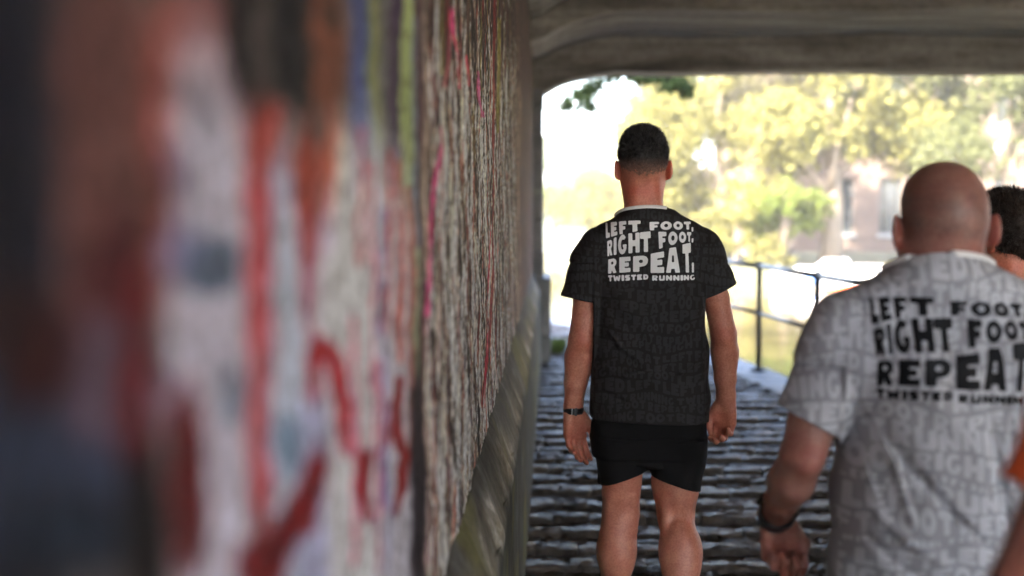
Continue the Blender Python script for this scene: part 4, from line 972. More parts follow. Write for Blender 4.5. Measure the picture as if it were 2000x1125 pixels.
# ------------------------------------------------------------------ lettering
def ngon(cx, cy, rx_, ry_, n=28, a0=0, a1=360): return [(cx+rx_*math.cos(math.radians(a0+(a1-a0)*i/n)), cy+ry_*math.sin(math.radians(a0+(a1-a0)*i/n))) for i in range(n + (0 if a1-a0 == 360 else 1))]
RC = lambda x0, x1, y0, y1: [(x0, y0), (x1, y0), (x1, y1), (x0, y1)]
G = {
 'L': [[(0, 1), (.5, 1), (.5, .33), (1, .33), (1, 0), (0, 0)]],
 'E': [[(0, 1), (1, 1), (1, .71), (.48, .71), (.48, .64), (.86, .64), (.86, .37), (.48, .37), (.48, .29), (1, .29), (1, 0), (0, 0)]],
 'F': [[(0, 1), (1, 1), (1, .70), (.5, .70), (.5, .60), (.86, .60), (.86, .32), (.5, .32), (.5, 0), (.02, 0)]],
 'T': [[(0, 1), (1, 1), (1, .66), (.71, .66), (.74, 0), (.32, 0), (.33, .66), (0, .66)]],
 'O': [ngon(.5, .5, .52, .53), ngon(.5, .52, .17, .20)],
 'R': [[(0, 1), (.62, 1), (.86, .93), (.98, .76), (.94, .58), (.74, .44), (1, .02), (.58, 0), (.42, .30), (.40, 0), (0, 0)], ngon(.48, .70, .13, .10)],
 'I': [[(0, 1), (1, 1), (1, 0), (0, 0)]],
 'G': [[(x, y) for x, y in ngon(.5, .5, .5, .52, 22, 38, 335)] + [(.98, .5), (.52, .5), (.52, .34), (.64, .34)] + [(x, y) for x, y in ngon(.52, .5, .17, .26, 14, 300, 50)]],
 'H': [[(0, 1), (.37, 1), (.37, .64), (.62, .64), (.62, 1), (1, 1), (1, 0), (.62, 0), (.62, .34), (.37, .34), (.37, 0), (0, 0)]],
 'P': [[(0, 1), (.64, 1), (.88, .93), (1, .74), (.96, .52), (.80, .36), (.43, .31), (.43, 0), (0, 0)], ngon(.52, .66, .13, .10)],
 'A': [[(.26, 1), (.74, 1), (1, 0), (.64, 0), (.62, .15), (.38, .15), (.36, 0), (0, 0)], [(.42, .42), (.59, .42), (.56, .68), (.45, .68)]],
 'W': [[(0, 1), (.27, 1), (.32, .50), (.41, .86), (.59, .86), (.68, .50), (.73, 1), (1, 1), (.85, 0), (.60, 0), (.5, .33), (.40, 0), (.15, 0)]],
 'S': [[(.95, 1), (.2, 1), (0, .84), (0, .50), (.2, .38), (.58, .36), (.58, .29), (.04, .29), (.04, 0), (.80, 0), (1, .16), (1, .52), (.8, .63), (.42, .65), (.42, .72), (.95, .72)]],
 'D': [[(0, 1), (.58, 1), (.88, .88), (1, .6), (1, .4), (.88, .12), (.58, 0), (0, 0)], ngon(.52, .5, .13, .20)],
 'U': [[(0, 1), (.37, 1), (.37, .33), (.62, .33), (.62, 1), (1, 1), (1, .15), (.84, 0), (.16, 0), (0, .15)]],
 'N': [[(0, 1), (.36, 1), (.64, .50), (.64, 1), (1, 1), (1, 0), (.66, 0), (.36, .48), (.36, 0), (0, 0)]],
 ',': [[(0, 1), (1, 1), (1, .2), (.4, 0), (0, .1)]], '.': [[(0, 1), (1, 1), (1, 0), (0, 0)]],
}
def poly_sdf(loops, X, Z):
    d = np.full(X.shape, 1e9); inside = np.zeros(X.shape, bool)
    for L in loops:
        n = len(L)
        for i in range(n):
            x0, z0 = L[i]; x1, z1 = L[(i+1) % n]; ex, ez = x1-x0, z1-z0; t = np.clip(((X-x0)*ex+(Z-z0)*ez)/(ex*ex+ez*ez+1e-12), 0, 1)
            d = np.minimum(d, (X-x0-t*ex)**2+(Z-z0-t*ez)**2)
            c = ((z0 > Z) != (z1 > Z)); inside ^= c & (X < (x1-x0)*(Z-z0)/((z1-z0) if abs(z1-z0) > 1e-12 else 1e-12)+x0)
    return np.where(inside, -1, 1)*np.sqrt(d)
def letters_mesh(glyphs, h, rnd, T2, off, name, mat, parent, ymax=9, sdepth=.02):
    """glyphs: (char, quad) with quad = top-left, top-right, bottom-right, bottom-left in the (x, z) plane of the back; printed on to the cloth"""
    allp = np.array([p for _, q in glyphs for p in q]); lo = allp.min(0)-.01; hi = allp.max(0)+.01; nx, nz = ((hi-lo)/h).astype(int)+2
    S_ = np.full((nx, nz), .01); ax = lo[0]+h*np.arange(nx); az = lo[1]+h*np.arange(nz)
    for ch, q in glyphs:
        tl, tr, br, bl = [np.array(p) for p in q]
        def mp(u, v): return tuple((bl*(1-u)+br*u)*(1-v)+(tl*(1-u)+tr*u)*v)
        loops = []
        for L in G[ch]:
            o = []
            for i in range(len(L)):
                a, b = L[i], L[(i+1) % len(L)]
                for t in (0, .5): o.append(mp(a[0]+(b[0]-a[0])*t, a[1]+(b[1]-a[1])*t))
            loops.append(o)
        a = np.array(loops[0]); i0, i1 = max(0, int((a[:, 0].min()-lo[0])/h)-2), min(nx, int((a[:, 0].max()-lo[0])/h)+3); k0, k1 = max(0, int((a[:, 1].min()-lo[1])/h)-2), min(nz, int((a[:, 1].max()-lo[1])/h)+3)
        X, Z = np.meshgrid(ax[i0:i1], az[k0:k1], indexing='ij'); w = min(np.linalg.norm(tr-tl), np.linalg.norm(tl-bl)); r = min(rnd, w*.08)
        S_[i0:i1, k0:k1] = np.minimum(S_[i0:i1, k0:k1], poly_sdf(loops, X, Z)+r*.35)
    # soften corners
    for _ in range(1): S_[1:-1, 1:-1] = (S_[1:-1, 1:-1]*4+S_[:-2, 1:-1]+S_[2:, 1:-1]+S_[1:-1, :-2]+S_[1:-1, 2:])/8
    ins = S_ < 0; V2 = []; idx = {}; F_ = []
    def vert(key, p):
        if key not in idx: idx[key] = len(V2); V2.append(p)
        return idx[key]
    any_ = ins[:-1, :-1] | ins[1:, :-1] | ins[1:, 1:] | ins[:-1, 1:]
    for i, k in np.argwhere(any_):
        cs = [(i, k), (i+1, k), (i+1, k+1), (i, k+1)]; poly = []
        for a, b in zip(cs, cs[1:]+cs[:1]):
            fa, fb = S_[a], S_[b]
            if fa < 0: poly.append(vert(a, (ax[a[0]], az[a[1]])))
            if (fa < 0) != (fb < 0):
                t = fa/(fa-fb); key = (min(a, b), max(a, b)); poly.append(vert(key, (ax[a[0]]+(ax[b[0]]-ax[a[0]])*t, az[a[1]]+(az[b[1]]-az[a[1]])*t)))
        if len(poly) > 2: F_.append(poly)
    Y = []; D = Vector((0, 1, 0))
    for x, z in V2:
        hit, nn_, _, _ = T2.ray_cast(Vector((x, -1, z)), D)
        if hit is None or hit.y > ymax or nn_.y > -.12: Y.append(None)
        else: p = hit+nn_*off; Y.append((p.x, p.y, p.z))
    ok = []
    for p in F_:
        q = [Y[j] for j in p]
        if any(v is None for v in q): continue
        ys = [v[1] for v in q]
        if max(ys)-min(ys) < sdepth: ok.append(p)
    used = sorted({j for p in ok for j in p}); rm = {j: i for i, j in enumerate(used)}
    me = bpy.data.meshes.new(name); me.from_pydata([Y[j] for j in used], [], [tuple(rm[j] for j in p) for p in ok]); me.update()
    return link(name, me, mat, parent, True, kind='stuff' if 'tonal' in name else None)
# the slogan, one design for both shirts (u to the right, v down)
DES = []
for chars, xs_, top, bot in (
    ('LEFTFOOT,', [(45, 105), (120, 215), (240, 350), (375, 560), (690, 835), (855, 1025), (1050, 1190), (1205, 1318), (1322, 1352)], [(45, 112), (350, 92), (560, 95), (690, 122), (1025, 134), (1190, 150), (1352, 158)], [(45, 335), (240, 288), (560, 246), (690, 252), (1025, 254), (1320, 272), (1322, 290)]),
    ('RIGHTFOOT,', [(62, 142), (158, 202), (222, 352), (372, 540), (548, 705), (820, 942), (968, 1105), (1128, 1238), (1250, 1318), (1322, 1350)], [(62, 376), (222, 306), (372, 276), (700, 262), (820, 272), (968, 284), (1238, 298), (1350, 306)], [(62, 596), (222, 572), (540, 556), (705, 552), (820, 524), (968, 486), (1128, 450), (1350, 446)]),
    ('REPEAT.', [(75, 205), (240, 405), (440, 665), (698, 900), (925, 1138), (1178, 1310), (1318, 1352)], [(75, 636), (240, 612), (665, 600), (698, 582), (900, 556), (925, 520), (1138, 500), (1178, 476), (1310, 456), (1312, 740), (1352, 740)], [(75, 848), (405, 832), (665, 838), (698, 858), (1138, 878), (1352, 892)]),
    ('TWISTEDRUNNING', [(75, 145), (150, 262), (272, 312), (322, 400), (408, 490), (500, 580), (592, 668), (722, 810), (822, 912), (924, 1020), (1032, 1128), (1140, 1180), (1190, 1275), (1285, 1375)], [(75, 868), (668, 872), (722, 892), (1375, 922)], [(75, 960), (668, 952), (722, 972), (1375, 1002)])):
    for i, ch in enumerate(chars):
        u0, u1 = xs_[i]; e = (u1-u0)*.0
        tp = lambda u: np.interp(u, [p[0] for p in top], [p[1] for p in top]); bt = lambda u: np.interp(u, [p[0] for p in bot], [p[1] for p in bot])
        v0a, v0b, v1a, v1b = tp(u0), tp(u1), bt(u0), bt(u1)
        if ch in ',.' and chars != 'REPEAT.': v0a = v0b = v1a-52; v1a = v1b = v1a+16
        if ch == '.' : v0a = v0b = 745
        if ch == 'T' and chars == 'REPEAT.': v0a, v0b = 476, 456
        DES.append((ch, [(u0, v0a), (u1, v0b), (u1, v1b), (u0, v1a)]))
def slogan(mp): return [(ch, [mp(*p) for p in q]) for ch, q in DES]
def tone_rows(x0, x1, z0, z1, seed, s=1.0):
    r = random.Random(seed); W_ = ['RIGHT', 'REPEAT', 'FOOT', 'LEFT', 'TWISTED', 'RUNNING', 'REPEAT', 'FOOT']; out = []
    wv = lambda x, z: .010*math.sin(x*17+z*9)+.006*math.sin(x*37-z*31)
    z = z1
    while z > z0:
        hgt = r.choice((.016, .034, .040, .046, .036))*s; x = x0-r.uniform(0, .08)
        while x < x1:
            w = r.choice(W_); hh = hgt; cw = hgt*r.uniform(.62, .95) if hgt > .02*s else hgt*.85; dz = r.uniform(-.004, .004)*s
            for ch in w:
                c = cw*(.45 if ch == 'I' else 1.25 if ch == 'W' else 1)*r.uniform(.9, 1.1); a, b = r.uniform(-.002, .002), r.uniform(-.002, .002)
                out.append((ch, [(x, z+dz+a+wv(x, z)), (x+c, z+dz+b+wv(x+c, z)), (x+c, z+dz-hh+b+wv(x+c, z-hh)), (x, z+dz-hh+a+wv(x, z-hh))])); x += c+.0035*s
            x += .006*s
        z -= hgt+.0055*s
    return out
# ------------------------------------------------------------------ the man in the black shirt
torsoA = [(.85, -.196, .206, .120, .0), (.95, -.194, .205, .120, 0), (1.05, -.186, .202, .112, -.002), (1.14, -.176, .193, .106, -.004), (1.22, -.172, .186, .110, -.004), (1.30, -.178, .188, .118, -.004),
          (1.38, -.186, .194, .120, -.006), (1.44, -.190, .196, .112, -.010), (1.485, -.178, .182, .098, -.014), (1.515, -.150, .154, .090, -.016), (1.54, -.120, .122, .090, -.020), (1.56, -.096, .088, .086, -.020), (1.578, -.088, .074, .080, -.018), (1.605, -.07, .052, .05, -.01)]
A_arm = dict(
  armL=dict(pts=[(-.166, -.01, 1.432), (-.207, -.015, 1.27), (-.222, -.012, 1.13), (-.232, .0, 1.07), (-.242, .012, .985), (-.250, .022, .89)], rs=[.050, .044, .0445, .0455, .039, .0285],
            ext=[((-.218, -.04, 1.125), (.020, .018, .024)), ((-.228, .012, 1.055), (.043, .036, .06))],
            hand=dict(d=(.06, .10, -1), n=(.42, -.9, 0), t=(.9, .42, 0), s=1.13, curl=(16, 24, 22), thumb=.12),
            sleeve=[(-.160, -.012, 1.447), (-.197, -.010, 1.365), (-.229, -.008, 1.268)], sr=[.061, .062, .066], cut=(-.17, 0, -1), split=-.158),
  armR=dict(pts=[(.170, -.01, 1.432), (.226, -.015, 1.27), (.252, -.012, 1.15), (.258, .0, 1.09), (.262, .012, 1.0), (.266, .022, .925)], rs=[.050, .043, .043, .0425, .037, .0290],
            ext=[((.252, -.04, 1.145), (.020, .018, .024)), ((.26, .012, 1.08), (.040, .034, .06))],
            hand=dict(d=(-.02, .12, -1), n=(-.42, -.9, 0), t=(-.9, .42, 0), s=1.08, curl=(30, 50, 36), thumb=.30),
            sleeve=[(.162, -.012, 1.447), (.203, -.010, 1.365), (.240, -.008, 1.296)], sr=[.061, .060, .060], cut=(.42, 0, -1), split=.166))
def A_extra(f, T):
    for sx in (-1, 1):   # back of neck muscles, sterno lines
        f.cone(T((sx*.020, -.052, -.02)), T((sx*.030, -.050, -.13)), .024, .028, .02)
    for lx, a, b in ((-.085, .60, .44), (.096, .60, .44)):      # hamstring tendons
        for sx in (-1, 1): f.cone((lx+sx*.036, -.035+(.02 if lx < 0 else -.02), .60), (lx+sx*.038, -.03+(.03 if lx < 0 else -.03), .48), .016, .012, .02)
A = dict(box=((-.42, -.26, -.01), (.42, .30, 1.86)), torso=torsoA, shoulder_z=1.46, crotch=.735, head=(-.020, .0, 1.703), hs=1.0, hw=.93, ear=.004, nr=.060,
  neck=[(-.020, -.012, 1.62), (-.018, -.022, 1.54), (-.01, -.025, 1.46)], **A_arm,
  legL=dict(pts=[(-.085, .0, .80), (-.087, .03, .53), (-.103, .045, .40), (-.100, .09, .10)], rs=[.082, .0600, .0560, .036], ext=[((-.100, .0, .40), (.058, .055, .10))],
     short=[(.60, -.152, -.012, .090, .0), (.66, -.156, -.012, .092, 0), (.74, -.180, .004, .110, 0), (.80, -.188, .02, .116, 0)], short_cut=((-.085, 0, .664), (.34, 0, -1)), split=.006),
  legR=dict(pts=[(.094, .0, .80), (.098, .008, .535), (.106, -.045, .43), (.108, -.20, .15)], rs=[.084, .0600, .0570, .036], ext=[((.112, -.072, .415), (.061, .052, .10)), ((.095, -.02, .64), (.068, .07, .08))],
     short=[(.60, .014, .178, .096, -.01), (.66, .016, .182, .098, -.01), (.74, .000, .196, .114, 0), (.80, -.01, .200, .118, 0)], short_cut=((.10, 0, .648), (-.32, 0, -1)), split=.006),
  short_z=.62, hem=.862, hem_tilt=(-.04, 0), shirt_mat='black_shirt', collar_mat='white_trim', collar=((-.014, -.004, 1.553), (.078, .068), (0, .30, 1)),
  skin=(.49, .235, .165), redskin=(.54, .155, .10), body_extra=[A_extra],
  folds=[([(-.17, -.10, 1.40), (-.13, -.125, 1.28), (-.10, -.12, 1.12)], .016, -.008), ([(-.18, -.09, 1.22), (-.10, -.12, 1.12), (-.02, -.12, 1.06)], .014, .006), ([(.175, -.10, 1.40), (.14, -.125, 1.30), (.12, -.12, 1.2)], .015, -.007),
         ([(-.19, -.08, 1.06), (-.08, -.12, 1.02), (.02, -.12, 1.05)], .013, .007), ([(.20, -.08, 1.10), (.10, -.12, 1.03), (.03, -.12, 1.0)], .013, .006), ([(-.19, -.08, .98), (-.06, -.13, .93)], .014, -.006), ([(.0, -.12, 1.15), (.03, -.12, 1.0), (.02, -.13, .87)], .018, .005),
         ([(-.18, -.06, 1.50), (-.19, -.07, 1.38)], .010, -.006), ([(.185, -.06, 1.50), (.19, -.07, 1.38)], .010, -.006)])
PA = (at(1266, 600, 4.78).x, 4.78, 0)
ma = person('man with short dark hair in black slogan shirt and shorts, walking ahead', PA, 0, A)
def hairA(q, T, R):
    q.ell(T((0, -.008, .040)), (.0755, .0985, .083), .02, R=R); q.ell(T((0, -.030, .022)), (.0695, .0775, .074), .03, R=R); q.ell(T((0, .004, .070)), (.068, .082, .066), .03, R=R)
    X, Y, Z = q.xyz(q.sl(q.lo, q.lo+1)); C = np.array(A['head']); x, y, z = X-C[0], Y-C[1], Z-C[2]
    lowz = -.045+np.clip((y+.06)/.10, 0, 1)*.055 + .010*np.abs(np.sin(x*60+1))*0
    cut = np.maximum(lowz-z, (y-.075)-(.02-z)*0)       # nape, sides, forehead
    ea = np.sqrt((np.abs(x)-.09)**2*.6+(y+.002)**2+(z+.006)**2)-.036
    n_ = .0018*np.sin(X*260+Z*190)*np.sin(Y*230-Z*160)
    q.F = np.maximum(np.maximum(q.F+n_, cut), -ea).astype(np.float32)
def hcolA(L):
    t = np.clip((L[:, 2]+.040-np.clip((L[:, 1]+.06)/.10, 0, 1)*.045)/.080, 0, 1)[:, None]; dark = np.array((.030, .027, .028)); gr = np.array((.40, .20, .14))
    return gr*(1-t)**1.3+dark*(1-(1-t)**1.3)
def hlenA(L): return .003+np.clip((L[:, 2]-.0)/.10, 0, 1)*.011+np.clip((L[:, 2]-.10)/.02, 0, 1)*.004
hair(ma, A, hairA, hcolA, 22000, hlenA, sw=.0011)
X0A = PA[0]
def mapA(u, v):
    cx = 388+(u-75)/2.72; cy = 597+(v-95)*.379; cy -= (cx-388)*.052-4
    px, py = 1050+cx/2.813, 220+cy/2.813; p = at(px, py, 4.68); return (p.x-PA[0], p.z-PA[2])
letters_mesh(slogan(mapA), .0022, .0012, ma['bvh'], .0018, 'back_lettering', M['white_ink'], ma['shirt'])
letters_mesh(tone_rows(-.30, .30, .87, 1.55, 4, .8), .0026, .001, ma['bvh'], .0007, 'tonal_lettering', M['black_tone'], ma['shirt'])

def watch(pr, W_, axis, rr, flat, facing, name='watch', w=.011, pin=True):
    """strap round the wrist, case on the back of the wrist"""
    ax = unit(axis); f_ = unit(np.array(facing)-np.dot(facing, ax)*ax); g_ = np.cross(ax, f_); n = 40; V_ = []; F_ = []; m_ = 6
    for i in range(n):
        a = 2*math.pi*i/n; dr = f_*math.cos(a)*rr*flat+g_*math.sin(a)*rr; dn = unit(f_*math.cos(a)/flat+g_*math.sin(a))
        for k, (o, z) in enumerate(((-.002, -w), (.0028, -w), (.0036, -w*.6), (.0036, w*.6), (.0028, w), (-.002, w))): V_.append(tuple(np.array(W_)+dr+dn*o+ax*z))
    for i in range(n):
        for k in range(m_): F_.append((i*m_+k, ((i+1) % n)*m_+k, ((i+1) % n)*m_+(k+1) % m_, i*m_+(k+1) % m_))
    wt = empty(name); wt.parent = pr['root']
    MB().poly(V_, F_).build('strap', M['strap'], wt, True)
    c = np.array(W_)+f_*(rr*flat+.005); m = MB(); V_ = []
    for z in (-.005, .004, .007):
        for i in range(20):
            a = 2*math.pi*i/20; s = 1 if z < .006 else .86; V_.append(tuple(c+f_*z+ax*math.cos(a)*.021*s+g_*math.sin(a)*.020*s))
    m.poly(V_, [tuple(range(20))[::-1], tuple(range(40, 60))]+[(l*20+i, l*20+(i+1) % 20, (l+1)*20+(i+1) % 20, (l+1)*20+i) for l in (0, 1) for i in range(20)]); m.build('case', M['watchglass'], wt)
    if pin:
        b = np.array(W_)-f_*(rr*flat+.0036); kp = MB()
        kp.poly([tuple(b+ax*a_+g_*c_-f_*e_) for e_ in (-.002, .003) for a_, c_ in ((-.0135, -.004), (.0135, -.004), (.0135, .003), (-.0135, .003))], [(0, 1, 2, 3), (7, 6, 5, 4), (0, 4, 5, 1), (1, 5, 6, 2), (2, 6, 7, 3), (3, 7, 4, 0)]).build('keeper', M['strap'], wt)
        for k in range(5):
            s = b+g_*(-.022+k*.0042)-f_*.0002; MB().poly([tuple(s+ax*a_+g_*c_-f_*e_) for e_ in (0, .0012) for a_, c_ in ((-.006, -.0008), (.006, -.0008), (.006, .0008), (-.006, .0008))], [(0, 1, 2, 3), (7, 6, 5, 4), (0, 4, 5, 1), (1, 5, 6, 2), (2, 6, 7, 3), (3, 7, 4, 0)]).build('strap_slot', M['watchglass'], wt)
        s = b+g_*.014; MB().tube([tuple(s-ax*.011-f_*.001), tuple(s+ax*.011-f_*.001)], .0018, 8).build('buckle', M['steel'], wt)
watch(ma, (-.2495, .0205, .888), (.06, -.08, 1), .0315, .86, (-.25, 1, 0))

# ------------------------------------------------------------------ the bald man
torsoB = [(.80, -.235, .235, .170, .0), (.92, -.228, .232, .170, .0), (1.06, -.214, .225, .160, .0), (1.18, -.212, .218, .155, 0), (1.28, -.214, .216, .150, -.004), (1.34, -.210, .212, .142, -.008),
          (1.39, -.205, .205, .125, -.012), (1.42, -.190, .178, .108, -.014), (1.445, -.163, .128, .108, -.018), (1.465, -.135, .088, .104, -.018), (1.482, -.114, .056, .100, -.016), (1.51, -.10, .04, .085, -.01)]
B = dict(box=((-.46, -.30, -.01), (.46, .42, 1.72)), torso=torsoB, shoulder_z=1.36, crotch=.70, head=(-.019, .005, 1.545), hs=1.0, hw=.915, ear=.011, nr=.067,
  neck=[(-.029, -.012, 1.49), (-.026, -.02, 1.42), (-.01, -.02, 1.34)],
  armL=dict(pts=[(-.185, -.01, 1.345), (-.262, -.035, 1.21), (-.290, -.045, 1.115), (-.300, .0, 1.065), (-.304, .09, 1.005), (-.302, .19, .945)], rs=[.066, .050, .042, .042, .036, .0285],
            ext=[((-.286, -.078, 1.115), (.020, .016, .024)), ((-.298, .03, 1.05), (.041, .05, .041))],
            hand=dict(d=(.10, .12, -1), n=(.30, -.95, 0), t=(.95, .30, 0), s=1.08, curl=(55, 80, 50), thumb=.55),
            sleeve=[(-.165, -.012, 1.352), (-.215, -.014, 1.28), (-.277, -.026, 1.178)], sr=[.080, .074, .072], cut=(-.50, 0, -1), split=-.196),
  armR=dict(pts=[(.185, -.01, 1.345), (.262, -.02, 1.20), (.292, -.02, 1.105), (.300, .01, 1.05), (.304, .09, .98), (.302, .17, .91)], rs=[.068, .054, .049, .052, .044, .032],
            hand=dict(d=(-.10, .12, -1), n=(-.30, -.95, 0), t=(-.95, .30, 0), s=1.08, curl=(40, 60, 40), thumb=.3),
            sleeve=[(.165, -.012, 1.352), (.215, -.014, 1.28), (.262, -.014, 1.205)], sr=[.080, .076, .076], cut=(.50, 0, -1), split=.196),
  legL=dict(pts=[(-.10, .0, .78), (-.105, .03, .50), (-.11, .0, .38), (-.11, .04, .10)], rs=[.095, .066, .062, .038], ext=[((-.11, -.02, .38), (.062, .06, .1))],
     short=[(.48, -.20, -.012, .115, .0), (.60, -.205, -.008, .12, 0), (.74, -.22, .004, .14, 0), (.80, -.22, .02, .14, 0)], short_cut=((-.10, 0, .54), (0, 0, -1))),
  legR=dict(pts=[(.10, .0, .78), (.105, .0, .50), (.11, -.05, .38), (.11, -.12, .10)], rs=[.095, .066, .062, .038], ext=[((.11, -.07, .38), (.062, .06, .1))],
     short=[(.48, .012, .20, .115, .0), (.60, .008, .205, .12, 0), (.74, -.004, .22, .14, 0), (.80, -.02, .22, .14, 0)], short_cut=((.10, 0, .54), (0, 0, -1))),
  short_z=.50, hem=.82, shirt_mat='grey_shirt', collar_mat='white_trim', collar=((-.029, .0, 1.476), (.080, .080), (0, .28, 1)), wr=1.35,
  skin=(.32, .185, .155), redskin=(.40, .13, .11), neck_red=.7,
  folds=[([(-.205, -.08, 1.22), (-.12, -.15, 1.12), (-.03, -.16, 1.02), (.05, -.17, .95)], .015, -.011), ([(-.205, -.08, 1.26), (-.14, -.14, 1.12), (-.10, -.16, .98)], .013, .008), ([(-.21, -.1, 1.06), (-.12, -.16, .98), (-.02, -.17, .92)], .014, .009), ([(-.21, -.1, 1.00), (-.13, -.16, .93), (-.05, -.17, .88)], .012, -.008),
         ([(.06, -.15, 1.26), (.10, -.155, 1.10), (.17, -.16, .95)], .018, .011), ([(.13, -.14, 1.26), (.16, -.15, 1.12), (.19, -.14, 1.0)], .014, .009), ([(.02, -.15, 1.24), (.05, -.16, 1.08), (.08, -.165, .92)], .016, -.009),
         ([(-.20, -.07, 1.40), (-.215, -.09, 1.30), (-.205, -.1, 1.2)], .012, -.011), ([(-.24, -.08, 1.36), (-.26, -.09, 1.27)], .013, .007), ([(-.17, -.10, 1.40), (-.15, -.14, 1.30)], .012, .006), ([(-.20, -.1, 1.14), (-.16, -.14, 1.02)], .012, .006)])
PB = (at(1862, 560, 2.74).x, 2.74, 0)
def B_extra(f, T):
    f.cone(T((-.045, -.052, -.052)), T((.045, -.052, -.052)), .016, .016, .02); f.cone(T((-.045, -.040, -.088)), T((.035, -.040, -.088)), .018, .018, .014)
    f.ell(T((0, .01, .062)), (.064, .072, .060), .04)
B['body_extra'] = [B_extra]
def tintB(P, L, C):
    st = np.clip((.075-np.abs(L[:, 2]-.025)+.012*h2(L[:, 0]*60, L[:, 1]*50))/.05, 0, 1)*(L[:, 1] < .04)*(np.abs(L[:, 0]) < .083); st = (st*.60*(.75+.4*h2(P[:, 0]*40, P[:, 2]*37)))[:, None]
    return C*(1-st)+np.array((.13, .10, .10))*st
B['tint'] = tintB
mb_ = person('bald man in light grey slogan shirt with black wristband, nearest the camera', PB, 0, B)
def mapB(u, v):
    p = at(1700+u/4.327, 560+v/4.327, 2.60); return (p.x-PB[0], p.z-PB[2])
letters_mesh(slogan(mapB), .0022, .0015, mb_['bvh'], .0018, 'back_lettering', M['black_ink'], mb_['shirt'])
letters_mesh(tone_rows(-.38, .30, .83, 1.50, 9, .9), .0028, .0015, mb_['bvh'], .0008, 'tonal_lettering', M['grey_tone'], mb_['shirt'])
watch(mb_, (-.302, .170, .957), (.02, -.83, .5), .0385, .90, (-.6, .4, .6), 'wristband', .016, False)

# ------------------------------------------------------------------ third person (dark hair, glasses, teal shirt)
def generic(scale, hw, yaw, shirt, collar, arms=None):
    z = lambda v: v*scale; t = [(.84, -.19, .19, .12, 0), (1.0, -.18, .18, .11, 0), (1.15, -.17, .17, .108, 0), (1.28, -.18, .18, .115, 0), (1.36, -.19, .19, .108, -.005), (1.41, -.18, .18, .09, -.01), (1.44, -.14, .14, .078, -.01), (1.465, -.10, .10, .07, -.01), (1.485, -.08, .08, .06, 0)]
    S = dict(box=((-.42, -.26, -.01), (.42, .30, 1.86*scale)), torso=[(z(a), b*scale, c*scale, d*scale, e*scale) for a, b, c, d, e in t], shoulder_z=z(1.385), crotch=z(.72), head=(0, .02, z(1.60)), hs=.97, hw=hw, nr=.052, yaw=yaw,
      neck=[(0, -.01, z(1.53)), (0, -.015, z(1.46)), (0, -.015, z(1.38))], short_z=z(.60), hem=z(.86), shirt_mat=shirt, collar_mat=collar, collar=((0, -.002, z(1.486)), (.072, .066), (0, .3, 1)))
    for k, s in (('L', -1), ('R', 1)):
        q = lambda x, y, zz: (s*x*scale, y, z(zz))
        S['arm'+k] = dict(pts=[q(.165, -.01, 1.375), q(.205, -.02, 1.22), q(.225, -.02, 1.09), q(.23, 0, 1.03), q(.235, .03, .95), q(.24, .06, .86)], rs=[.052, .043, .040, .042, .035, .027],
            hand=dict(d=(0, .12, -1), n=(-s*.4, -.9, 0), t=(-s*.9, .4, 0), s=1, curl=(25, 40, 35), thumb=.2), sleeve=[q(.155, -.01, 1.38), q(.19, -.012, 1.29), q(.215, -.014, 1.20)], sr=[.066, .062, .061], cut=(s*.25, 0, -1), split=s*.155*scale)
        S['leg'+k] = dict(pts=[(s*.09, 0, z(.78)), (s*.092, .01*s, z(.50)), (s*.10, -.02*s, z(.40)), (s*.10, .06*s, z(.10)+.01)], rs=[.082, .058, .055, .036],
            short=[(z(.56), min(s*.012, s*.168), max(s*.012, s*.168), .1, 0), (z(.68), min(s*.01, s*.175), max(s*.01, s*.175), .105, 0), (z(.76), min(s*-.005, s*.185), max(s*-.005, s*.185), .115, 0), (z(.82), min(s*-.02, s*.185), max(s*-.02, s*.185), .115, 0)], short_cut=((s*.09, 0, z(.62)), (0, 0, -1)))
    return S
Cs = generic(.93, .94, .55, 'teal_shirt', 'white_trim'); PC = (at(1972, 520, 4.1).x, 4.1, 0)
Cs['skin'] = (.36, .19, .125)
mc = person('person with dark brown hair, glasses and teal shirt at the right edge', PC, .05, Cs, .005)
def hairC(q, T, R):
    q.ell(T((0, -.010, .046)), (.086, .108, .090), .02, R=R); q.ell(T((0, -.040, .012)), (.080, .078, .078), .03, R=R); q.ell(T((.012, -.075, -.020)), (.050, .045, .048), .03, R=R); q.ell(T((0, .02, .07)), (.080, .085, .07), .03, R=R)
    X, Y, Z = q.xyz(q.sl(q.lo, q.lo+1)); C = np.array(Cs['head']); l = [sum((v-c)*R[j, i] for j, (v, c) in enumerate(zip((X, Y, Z), C))) for i in range(3)]
    x, y, z = l; lowz = -.058+np.clip((y+.05)/.08, 0, 1)*.07; face = np.maximum(y-(.030+(z-.03)*.75), -.2)
    n_ = .004*np.sin(x*90+z*60+3*np.sin(z*40))*np.sin(y*80-z*50)
    q.F = np.maximum(np.maximum(q.F+n_, lowz-z), face).astype(np.float32)
hair(mc, Cs, hairC, lambda L: np.tile(np.array((.020, .011, .008)), (len(L), 1))*(1+.5*np.sin(L[:, :1]*90)), 9000, lambda L: np.full(len(L), .014), sw=.0011)
T = mc['T']; gl = empty('glasses'); gl.parent = mc['root']
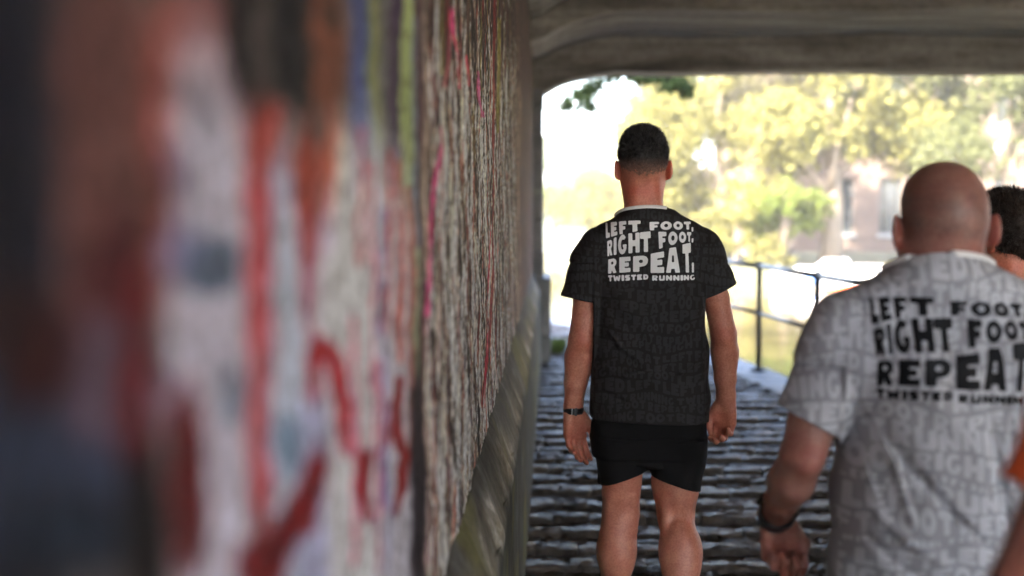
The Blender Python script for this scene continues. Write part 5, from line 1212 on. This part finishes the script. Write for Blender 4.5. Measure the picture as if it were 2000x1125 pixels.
for sx in (-1, 1):
    MB().tube([T((sx*.088, -.012, .016)), T((sx*.084, .05, .018)), T((sx*.066, .100, .016))], .0016, 6).build('temple', M['frame_paint'], gl, True)
    c = [T((sx*.034+.024*math.cos(a), .108, .008+.018*math.sin(a))) for a in [2*math.pi*i/16 for i in range(17)]]
    MB().tube(c, .0016, 6).build('rim', M['frame_paint'], gl, True)
MB().tube([T((-.010, .108, .010)), T((0, .113, .013)), T((.010, .108, .010))], .0016, 6).build('bridge_piece', M['frame_paint'], gl, True)

# ------------------------------------------------------------------ fourth person: orange sleeve and bare arm at the right edge
Ds = generic(1.05, 1, 0, 'orange_shirt', 'orange_shirt')
for k, s in (('L', -1), ('R', 1)):
    Ds['arm'+k].update(pts=[(s*.175, -.01, 1.44), (s*.245, -.02, 1.33), (s*.295, -.03, 1.20), (s*.30, .04, 1.14), (s*.28, .13, 1.08), (s*.25, .21, 1.03)], sleeve=[(s*.165, -.01, 1.445), (s*.22, -.012, 1.38), (s*.268, -.014, 1.285)], cut=(s*.5, 0, -1))
    Ds['arm'+k]['hand']['d'] = (-s*.2, .6, -.5)
Ds['skin'] = (.20, .10, .075)
PD = (at(1966, 1000, 1.5).x+.312, 1.5, .0)
md = person('person in an orange shirt cut by the right edge, bare arm showing', PD, 0, Ds, .005)
hair(md, Ds, lambda q, T, R: q.ell(T((0, -.014, .048)), (.083, .104, .086), .02, R=R), lambda L: np.tile(np.array((.03, .02, .015)), (len(L), 1)), 3000, lambda L: np.full(len(L), .01))
print('objects', len(bpy.data.objects))

# ------------------------------------------------------------------ air
t_ = NT('haze_air'); t_.n.remove(t_.b); pv = t_.new('ShaderNodeVolumePrincipled'); pv.inputs['Density'].default_value = HAZE; pv.inputs['Color'].default_value = (.95, .95, .93, 1); pv.inputs['Anisotropy'].default_value = .2
t_.l.new(pv.outputs[0], t_.n['Material Output'].inputs['Volume'])
MB().box(-950, 950, -950, 950, -2.7, 19.5).build('haze', t_.m, None, kind='stuff', label='thin pale haze in the air over the canal', cat='haze')
